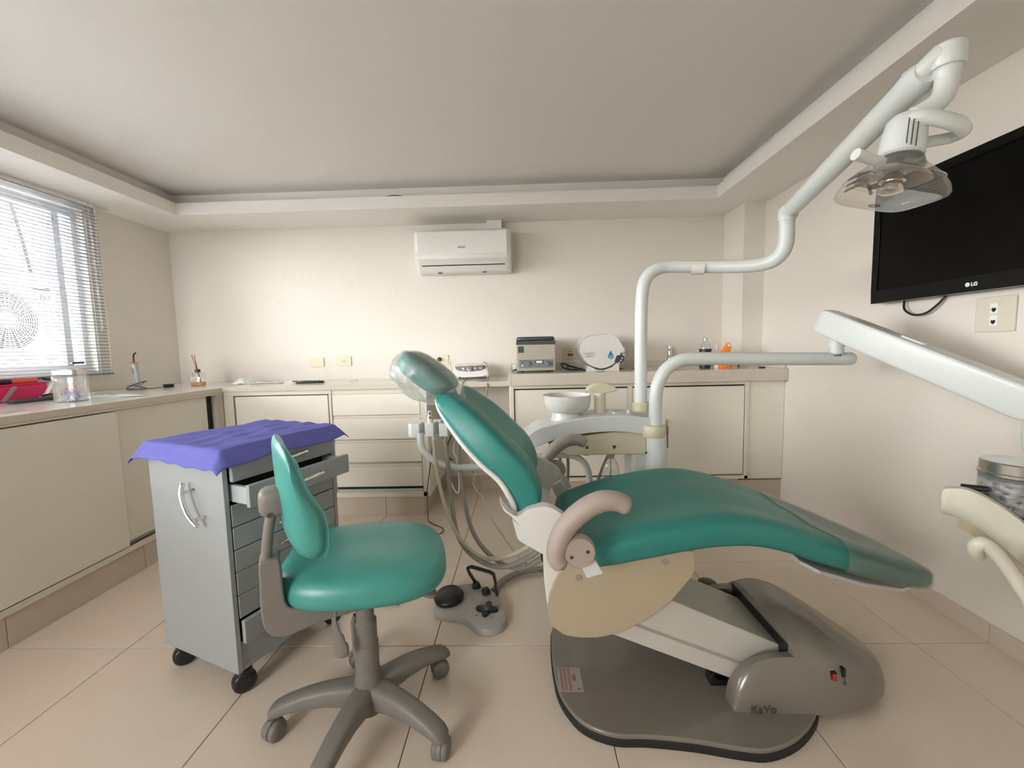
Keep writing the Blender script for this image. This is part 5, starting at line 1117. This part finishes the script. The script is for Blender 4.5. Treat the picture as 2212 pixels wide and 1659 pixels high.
# ------------------------------------------------------------------ things on the back worktop
fm = thing('face_mask', 'crumpled white face mask with loose ear loop on the back worktop', 'mask', (-2.02, 3.04, CT))
def mask_fn(u, v):
    x = -2.15+u*.20; y = 3.0+v*.10
    z = CT+.004+.055*math.sin(PI*u)**.8*math.sin(PI*v)*(.55+.45*math.sin(5*u+2*v)) + .004*math.sin(19*u+7*v)*math.sin(PI*u)
    return (x, y, max(CT+.0015, z))
mo = mk('mask_body', MB().grid(mask_fn, 22, 12), 'tissue', fm, smooth=60); s3 = mo.modifiers.new('solidify','SOLIDIFY'); s3.thickness = .001; s3.offset = 1
mk('ear_loop', MB().tube(smooth_path([(-2.045,3.0,CT+.008),(-2.05,2.995,CT+.030),(-2.02,3.0,CT+.044),(-1.985,3.01,CT+.030),(-1.985,3.005,CT+.010)]), .0025, 7), 'tissue', fm)
mk('nose_wire', MB().tube(smooth_path([(-2.03,2.985,CT+.012),(-2.01,2.98,CT+.008),(-2.02,2.982,CT+.003),(-1.99,2.99,CT+.004)]), .0018, 6), 'steel', fm)
nk = MB()
def nap_fn(u, v): return (-1.99+u*.20, 3.03+v*.08, CT+.0025+.012*abs(math.sin(4.2*u+1.3))*math.sin(PI*v)*(1-u*.7))
no = mk('paper_napkin', MB().grid(nap_fn, 18, 8), 'tissue', None, smooth=60); s4 = no.modifiers.new('solidify','SOLIDIFY'); s4.thickness = .001; s4.offset = 1
tag(no, 'loose white napkin lying right of the crumpled face mask', 'napkin')
tw = thing('tweezers', 'slim steel tweezers on the back worktop left of the remote control', 'instrument', (-1.76, 3.08, CT))
for s_ in (-1, 1): mk('arm', MB().tube([(-1.86,3.055+s_*.001,CT+.004),(-1.80,3.075+s_*.005,CT+.005),(-1.72,3.10+s_*.002,CT+.007)], .0022, 6), 'steel', tw)
mk('tip_grip', MB().tube([(-1.735,3.095,CT+.008),(-1.705,3.105,CT+.009)], .005, 8), 'mid_grey', tw)
rmt = thing('remote_control', 'black remote control lying on the back worktop', 'remote', (-1.545, 2.99, CT))
ra, rb_ = Vector((-1.640,2.975,CT)), Vector((-1.448,3.0,CT)); rv = (rb_-ra).normalized(); rs = Vector((-rv.y,rv.x,0))
mk('shell', MB().loft([superring(ra.lerp(rb_,t)+Vector((0,0,h_+.0005)), rs, (0,0,1), w_, h_, 3.5, 18) for t, w_, h_ in ((0,.010,.004),(.04,.019,.008),(.35,.023,.0095),(.6,.021,.0085),(.96,.020,.008),(1,.012,.004))]), 'black', rmt, smooth=50)
for k in range(5):
    c_ = ra.lerp(rb_, .25+.14*k)
    mk('button', MB().lathe([(.005,0),(.005,.003)], (c_.x, c_.y, CT+.0175), 10), 'mid_grey', rmt)
wb = thing('white_case', 'small white flat case near the back edge of the worktop', 'case', (-1.29, 3.13, CT))
mk('case_base', MB().box(-.042,.042,-.020,.020,0,.010).xf(Matrix.Translation((-1.288,3.12,CT)) @ Matrix.Rotation(R(20),4,'Z')), 'paper', wb, bevel=.003)
mk('case_lid', MB().box(-.040,.040,-.018,.018,.010,.016).xf(Matrix.Translation((-1.288,3.12,CT)) @ Matrix.Rotation(R(20),4,'Z')), 'pale_plastic', wb, bevel=.003)
# dental micromotor console
mm = thing('micromotor_unit', 'small white dental motor console with three dials and handpiece on the back worktop', 'dental motor', (-.365, 3.11, CT))
def mpt(u, v, yb=0): return None
f0 = [(-0.4858, 3.02, 0.9135), (-0.2448, 3.02, 0.9185), (-0.2614, 3.05, 1.019), (-0.5009, 3.05, 1.011)]
fb = [Vector(p)+Vector((.0,.17,.0)) for p in f0]; fb[2] = Vector(f0[2])+Vector((-.006,.16,.012)); fb[3] = Vector(f0[3])+Vector((.012,.16,.010)); 
mk('casing', MB().loft([[Vector(p)+Vector((0,0,(.012 if i < 2 else 0))) for i, p in enumerate(f0)], [Vector((p.x,p.y,p.z+(.012 if i < 2 else 0))) for i, p in enumerate(fb)]]), 'ac_white', mm, bevel=.006, seg=3)
mk('rubber_foot', MB().box(-.47,-.26,3.035,3.17,CT,CT+.012), 'black', mm)
pp = [(-0.4883, 3.035, 1.008), (-0.2705, 3.035, 1.013), (-0.2643, 3.035, 0.9926), (-0.2953, 3.035, 0.9764), (-0.3806, 3.035, 0.968), (-0.4587, 3.035, 0.9765), (-0.4855, 3.035, 0.9907)]
mk('control_panel', MB().loft([[Vector(p)+Vector((0,.014,0)) for p in pp], [Vector(p)+Vector((0,-.001,0)) for p in pp]]), 'mid_grey', mm, bevel=.001)
for (q, r_) in (((-0.3792, 3.03, 0.992), .018), ((-0.3316, 3.03, 0.9961), .0145), ((-0.2941, 3.03, 1), .0145)):
    kb = mk('dial', MB().lathe([(r_*1.15,0),(r_*1.15,.004),(r_,.005),(r_*.9,.014),(.001,.0145)], q, 20, (0,-1,.35)), 'steel', mm, smooth=40)
mk('rocker_switch', MB().box(-.0075,.0075,-.003,.003,-.007,.007).xf(Matrix.Translation((-0.4288, 3.032, 0.9913))), 'paper', mm, bevel=.001)
mk('jack', MB().lathe([(.005,0),(.005,.004)], (-0.4544, 3.018, 0.93), 12, (0,-1,0)), 'dark_grey', mm)
mk('handpiece', MB().tube([(-0.2786, 3.06, 1.043), (-0.2551, 3.05, 0.9985), (-0.2453, 3.04, 0.9546), (-0.2422, 3.03, 0.9178)], [.004,.007,.008,.006], 12), 'steel', mm)
mk('motor_cord', MB().tube(smooth_path([(-0.2747, 3.02, 0.9361), (-0.2454, 2.95, 0.9335), (-0.2337, 2.8, 0.9184), (-0.2295, 2.74, 0.8922), (-0.2368, 2.735, 0.8373), (-0.2507, 2.735, 0.7819), (-0.2743, 2.735, 0.714)]), .0055, 10), 'hose_grey', mm)
mk('motor_cord', MB().tube(smooth_path([(-0.2431, 3, 0.9233), (-0.2839, 2.9, 0.9248), (-0.3417, 2.84, 0.9336), (-0.3722, 2.78, 0.9292), (-0.3983, 2.738, 0.9052), (-0.408, 2.735, 0.8779), (-0.4027, 2.735, 0.8531), (-0.3636, 2.735, 0.8214)]), .0050, 10), 'hose_grey', mm)
hpz = thing('handpiece', 'slim white handpiece standing left of the motor console', 'handpiece', (-.52, 3.12, CT))
mk('shaft', MB().tube([(-0.5391, 3.1, 1.044), (-0.5335, 3.1, 1.006), (-0.5251, 3.1, 0.9501)], [.004,.0075,.008], 12), 'plate_yellow', hpz)
mk('stand', MB().tube([(-0.5248, 3.1, 0.9571), (-0.5186, 3.1, 0.9361), (-.515,3.12,CT)], [.009,.013,.018], 12), 'dark_grey', hpz)
mk('tip', MB().tube([(-0.5405, 3.1, 1.055), (-0.5392, 3.1, 1.041)], [.001,.003], 8), 'steel', hpz)

# ------------------------------------------------------------------ raised stone worktop
sb_ = tag(mk('terminal_box', MB().box(-.088+.022, -.040, 3.10, 3.16, HT, HT+.052), 'ac_grey', None, bevel=.003), 'small grey terminal box at the left end of the stone worktop', 'box')
ce = thing('centrifuge', 'beige laboratory centrifuge with charcoal lid on the stone worktop', 'centrifuge', (.095, 3.05, HT))
kx0, kx1 = (-0.0345, 2.9, 1.042)[0], (0.2361, 2.9, 1.036)[0]; ky0, ky1 = 2.90, 3.19
kz1 = (0.104, 2.9, 1.209)[2]; zb1 = (0.103, 2.9, 1.155)[2]; zb2 = (0.1036, 2.9, 1.184)[2]
mk('body', MB().box(kx0, kx1, ky0, ky1, HT+.010, zb1), 'centrifuge', ce, bevel=.004)
for x in (kx0+.03, kx1-.03):
    for y in (ky0+.04, ky1-.04): mk('foot', MB().lathe([(.014,0),(.014,.011)], (x,y,HT), 12), 'black', ce)
mk('top_band', MB().box(kx0-.001, kx1+.001, ky0-.001, ky1, zb1, zb2-.002), 'dark_grey', ce, bevel=.003)
mk('lid', MB().loft([superring(((kx0+kx1)/2,(ky0+ky1)/2,z), (1,0,0), (0,1,0), (kx1-kx0)/2*k, (ky1-ky0)/2*k, 8, 32) for z, k in ((zb2+.001,.97),(zb2+.003,1.0),(kz1-.008,1.0),(kz1,.93))]), 'dark_grey', ce, smooth=30)
mk('badge', MB().box(kx0+.012, kx0+.052, ky0-.001, ky0+.001, zb1-.056, zb1-.012), 'dark_grey', ce, smooth=0)
cpn = mk('control_panel', MB().box(kx0+.018, kx1-.016, ky0-.002, ky0+.001, HT+.030, HT+.088), 'panel_blue', ce, smooth=0)
pw = kx1-kx0
mk('meter', MB().box(kx0+pw*.48, kx0+pw*.68, ky0-.004, ky0-.001, HT+.060, HT+.082), 'black', cpn, smooth=0)
mk('meter_face', MB().box(kx0+pw*.50, kx0+pw*.66, ky0-.0045, ky0-.0035, HT+.063, HT+.079), 'paper', cpn, smooth=0)
for fx in (.30, .80):
    mk('knob', MB().lathe([(.015,0),(.014,.008),(.012,.016),(.001,.017)], (kx0+pw*fx, ky0-.002, HT+.060), 20, (0,-1,0)), 'mid_grey', cpn, smooth=40)
mk('rocker', MB().box(kx0+pw*.125, kx0+pw*.165, ky0-.005, ky0-.001, HT+.042, HT+.053), 'paper', cpn, bevel=.001)
mk('lamp', MB().lathe([(.004,0),(.004,.003)], (kx0+pw*.16, ky0-.002, HT+.070), 12, (0,-1,0)), 'black', cpn)
text('lettering', 'CENTRIFUGA', .009, (kx0+pw*.10, ky0-.0024, HT+.0785), (1,0,0), (0,0,1), 'print_ink', cpn)
mb = MB()
for k in range(9):
    a = R(-40+k*32.5); mb.box(-.0006,.0006,0,.001,.018,.022, Matrix.Translation((kx0+pw*.80, ky0-.0026, HT+.060)) @ Matrix.Rotation(a, 4, 'Y'))
mk('dial_scale', mb, 'print_ink', cpn, smooth=0)
tag(mk('loose_cable', MB().tube(smooth_path([(kx0+.01,3.10,HT+.012),(kx0-.02,3.05,HT+.010),(kx0-.03,2.98,HT+.008)]), .006, 8), 'black', None), 'black cable end poking out left of the centrifuge', 'cable')
tag(mk('coiled_cable', MB().tube(smooth_path([(0.4649, 2.93, 0.9587), (0.4264, 3, 0.9724), (0.3661, 3.05, 0.9882), (0.3051, 3.08, 1.012), (0.2928, 3.06, 0.9996), (0.31, 3, 0.9783), (0.3595, 2.97, 0.9687), (0.407, 2.98, 0.9738), (0.3804, 3.03, 0.9854), (0.3425, 3.05, 0.9921), (0.3322, 3.02, 0.9768), (0.3878, 2.96, 0.9653), (0.4569, 2.92, 0.9562)], 5), .0065, 8), 'black', None), 'coiled black mains cable between centrifuge and autoclave', 'cable')
# round autoclave
au = thing('autoclave', 'white round-bodied autoclave with blue water-drop sticker on the stone worktop', 'autoclave', (.57, 3.02, HT))
AY = 2.90
def au2(l): return [(p[0],p[2]) for p in l]
drum = smooth2(au2([(0.4068, 2.9, 1.097), (0.4136, 2.9, 1.145), (0.4395, 2.9, 1.185), (0.4875, 2.9, 1.206), (0.5576, 2.9, 1.213), (0.6212, 2.9, 1.21), (0.6593, 2.9, 1.183), (0.6846, 2.9, 1.138), (0.6878, 2.9, 1.084), (0.6654, 2.9, 1.033), (0.6206, 2.9, 0.9956), (0.5629, 2.9, 0.9776), (0.5053, 2.9, 0.9885), (0.4478, 2.9, 1.022)]), 4)
dcx = sum(p[0] for p in drum)/len(drum); dcz = sum(p[1] for p in drum)/len(drum)
def dring(y, k): return [(dcx+(x-dcx)*k, y, dcz+(z-dcz)*k) for x, z in drum]
mk('drum', MB().loft([dring(AY+.02,.985), dring(AY+.30,.985)]), 'ac_white', au, smooth=40)
mk('door', MB().loft([dring(AY+.022,1.0), dring(AY+.004,1.0), dring(AY,.985)]), 'ceramic', au, smooth=30)
mk('door_gap', MB().loft([dring(AY+.0225,1.012), dring(AY+.027,1.012)]), 'dark_gap', au)
cow = au2([(0.4344, 2.9, 0.9514), (0.4538, 2.9, 0.9671), (0.4637, 2.9, 0.9991), (0.5244, 2.9, 0.9688), (0.5693, 2.9, 0.9646), (0.627, 2.9, 0.9858), (0.6782, 2.9, 1.03), (0.7069, 2.9, 1.08), (0.7228, 2.9, 1.064), (0.7069, 2.9, 1.023), (0.6781, 2.9, 1.001), (0.6813, 2.9, 0.9557)])
mk('base_cowl', MB().prism(cow, 'y', AY+.006, AY+.26), 'ceramic', au, bevel=.003)
mk('rim_band', MB().prism(smooth2(au2([(0.6148, 2.9, 1.213), (0.6593, 2.9, 1.193), (0.6942, 2.9, 1.141), (0.7069, 2.9, 1.103), (0.6942, 2.9, 1.1), (0.6751, 2.9, 1.145), (0.6466, 2.9, 1.187)]),3), 'y', AY-.002, AY+.25), 'ceramic', au, bevel=.002)
mk('door_latch', MB().prism(au2([(0.691, 2.9, 1.106), (0.7101, 2.9, 1.119), (0.7149, 2.9, 1.09), (0.6894, 2.9, 1.082)]), 'y', AY-.012, AY+.02), 'ac_grey', au, bevel=.002)
kp = mk('keypad', MB().prism(au2([(0.6591, 2.9, 1.065), (0.6942, 2.9, 1.071), (0.7133, 2.9, 1.058), (0.7069, 2.9, 1.029), (0.6845, 2.9, 1.007), (0.643, 2.9, 1.021)]), 'y', AY-.002, AY+.02), 'mauve', au, bevel=.001)
for q in ((0.6966, 2.897, 1.047), (0.6886, 2.897, 1.031), (0.6775, 2.897, 1.017)): mk('button', MB().lathe([(.0055,0),(.005,.003)], q, 14, (0,-1,0)), 'silver_print', kp)
dq = (0.6176, 2.9, 1.06); dp_ = []
for k in range(24):
    a = 2*PI*k/24; dp_.append((dq[0]+.0185*math.sin(a), dq[2]-.0185*math.cos(a)))
dp_ = [p for p in dp_ if p[1] < dq[2]+.010] 
dp_ = sorted(dp_, key=lambda p: math.atan2(p[0]-dq[0], -(p[1]-dq[2]))) + [(dq[0]+.0004, dq[2]+.043)]
dsk = mk('drop_sticker', MB().prism(dp_, 'y', AY-.0012, AY+.0005), 'drop_blue', au, smooth=0)
mb = MB()
for k, w_ in enumerate((.009,.013,.012,.013)): mb.box(dq[0]-w_, dq[0]+w_, AY-.0016, AY-.0011, dq[2]+.005-.006*k, dq[2]+.0065-.006*k)
mk('sticker_text', mb, 'paper', dsk, smooth=0)
lq = (0.4242, 2.9, 1.071); mb = MB()
for k, (x0, x1) in enumerate(((.042,.085),(0,.055),(.005,.085),(.025,.08),(.028,.06),(.0,.08),(.02,.075))): mb.box(lq[0]+x0, lq[0]+x1, AY-.0012, AY-.0004, lq[2]+.020-.0055*k, lq[2]+.0215-.0055*k)
mk('print_label', mb, 'print_ink', au, smooth=0)
eq = (0.557, 2.9, 1.093); mk('emblem', MB().prism([(eq[0]+.014*math.cos(2*PI*k/16)*(1 if k % 2 else .8), eq[2]+.009*math.sin(2*PI*k/16)) for k in range(16)], 'y', AY-.0012, AY-.0004), 'ac_grey', au, smooth=0)
for x in (.50, .66): mk('foot', MB().box(x-.012, x+.012, AY+.02, AY+.05, HT, HT+.008), 'black', au)
tag(mk('power_cable', MB().tube(smooth_path([(0.7065, 3.05, 0.9637), (0.7703, 3.05, 0.9556), (0.8403, 3.06, 0.9603), (0.9135, 3.08, 0.9679)]), .008, 10), 'black', None), 'thick black cable running right from the autoclave', 'cable')
# tap, bottles
fa = thing('sink_tap', 'chrome sink tap at the back of the stone worktop', 'tap', ((1.128, 3.2, 0.9364)[0], 3.20, HT))
fxx = fa.location.x
mk('tap_body', MB().lathe([(.022,0),(.020,.06),(.016,.09),(.016,.115)], (fxx,3.20,HT), 20), 'chrome', fa)
mk('tap_head', MB().lathe([(.017,.115),(.017,.130),(.014,.134),(.018,.138),(.018,.158),(.012,.162)], (fxx,3.20,HT), 20), 'chrome', fa, smooth=40)
mk('tap_spout', MB().tube(smooth_path([(fxx,3.20,HT+.07),(fxx-.02,3.14,HT+.085),(fxx-.035,3.06,HT+.075),(fxx-.038,3.03,HT+.055)]), .011, 12), 'chrome', fa)
pbx = (1.28, 2.93, 0.9603)[0]; pb_ = thing('plastic_bottle', 'clear plastic bottle standing in a black cup holder beside the pump bottle', 'bottle', (pbx, 2.93, HT))
mk('holder', MB().lathe([(.038,0),(.036,.004),(.039,.128),(.043,.129),(.043,.135),(.036,.135)], (pbx,2.93,HT), 24), 'black', pb_, smooth=40)
mk('bottle', MB().lathe([(.034,.10),(.034,.140),(.030,.160),(.018,.180),(.013,.190),(.013,.196)], (pbx,2.93,HT), 24), 'pet', pb_, smooth=50)
mk('bottle_cap', MB().lathe([(.0135,.194),(.0135,.206),(.011,.208)], (pbx,2.93,HT), 16), 'steel', pb_)
qx2 = (1.357, 2.93, 0.9586)[0]; qb = thing('pump_bottle', 'white pump bottle between the black holder and the orange bottle', 'bottle', (qx2, 2.93, HT))
mk('bottle', MB().lathe([(.024,0),(.026,.006),(.026,.090),(.020,.105),(.011,.112)], (qx2,2.93,HT), 20), 'pale_plastic', qb, smooth=45)
mk('pump', MB().lathe([(.012,.112),(.012,.124),(.005,.126),(.005,.150),(.010,.152),(.010,.160)], (qx2,2.93,HT), 14), 'ac_white', qb)
mk('pump_nozzle', MB().tube([(qx2,2.93,HT+.156),(qx2+.022,2.925,HT+.152)], .004, 8), 'ac_white', qb)
ox = (1.403, 2.9, 0.9591)[0]; ob = thing('detergent_bottle', 'orange detergent bottle near the corner pillar', 'bottle', (ox, 2.90, HT))
mk('bottle', MB().loft([superring((ox+dx,2.90,HT+z), (1,0,0), (0,1,0), a, .026, 3, 20) for z, a, dx in ((0,.042,0),(.004,.045,0),(.07,.045,0),(.10,.038,.002),(.125,.030,.008),(.148,.022,.012))]), 'orange', ob, smooth=50)
mk('bottle_cap', MB().loft([superring((ox+dx,2.90,HT+z), (1,0,0), (0,1,0), a, .018, 3, 18) for z, a, dx in ((.148,.016,.014),(.166,.012,.016),(.172,.006,.017))]), 'orange', ob)
mk('side_label', MB().loft([superring((ox+.040-.028*t,2.897,HT+.085+.08*t), (1,0,0), (0,1,0), .007, .022, 3, 14) for t in (0,.5,1)]), 'paper', ob)
tag(mk('clip', MB().box(1.585, 1.622, 2.80, 2.82, HT, HT+.008), 'black', None, bevel=.002), 'tiny black clip at the right end of the stone worktop', 'clip')
# ------------------------------------------------------------------ things on the tray table
jc = (1.204, 1.02, 0.7724)
tj = thing('instrument_jar', 'clear round jar with steel lid on the tray table at the right edge', 'jar', (jc[0], 1.02, .735))
jz = (1.21, 1.02, 0.7021)[2]; jt = (1.165, 0.99, 0.8358)[2]
mk('jar_body', MB().lathe([(.060,0),(.064,.004),(.064,.088),(.060,.092)], (jc[0],1.02,jz), 32), 'smoke', tj, smooth=40)
mk('jar_content', MB().lathe([(.056,.004),(.056,.030),(.001,.034)], (jc[0],1.02,jz), 24), 'dark_grey', tj)
mk('lid', MB().lathe([(.064,.092),(.067,.094),(.067,.100),(.064,.102),(.064,.124),(.061,.127),(.001,.128)], (jc[0],1.02,jz), 36), 'steel', tj, smooth=35)
def wrap_fn(u, v):
    a = R(150+90*u); r_ = .0665+.004*math.sin(23*u+9*v)*math.sin(17*v)+.003*math.sin(31*v+u*5)
    return (jc[0]+r_*math.cos(a), 1.02+r_*math.sin(a), jz+.006+v*.078)
mk('wrapping_film', MB().grid(wrap_fn, 14, 14), 'film', tj, smooth=80)
bh = (1.114, 1.06, 0.7544); bh2 = (1.15, 1.02, 0.7581)
tag(mk('black_handle', MB().tube([tuple(Vector(bh)), tuple(Vector(bh2)), tuple(Vector((1.173, 1.01, 0.7497)))], [.009,.011,.011], 12, squash=(.7,1.2)), 'black', None, bevel=.001), 'flat black handle lying on the tray table beside the round jar', 'handle')
tag(mk('loose_wire', MB().tube(smooth_path([(-0.9165, 2.945, 2.193), (-0.8633, 2.94, 2.198), (-0.8184, 2.94, 2.196), (-0.7751, 2.945, 2.192)]), [.001]+[.003]*17+[.001], 6), 'black', None), 'short black wire end lying on the ceiling cove ledge', 'wire')
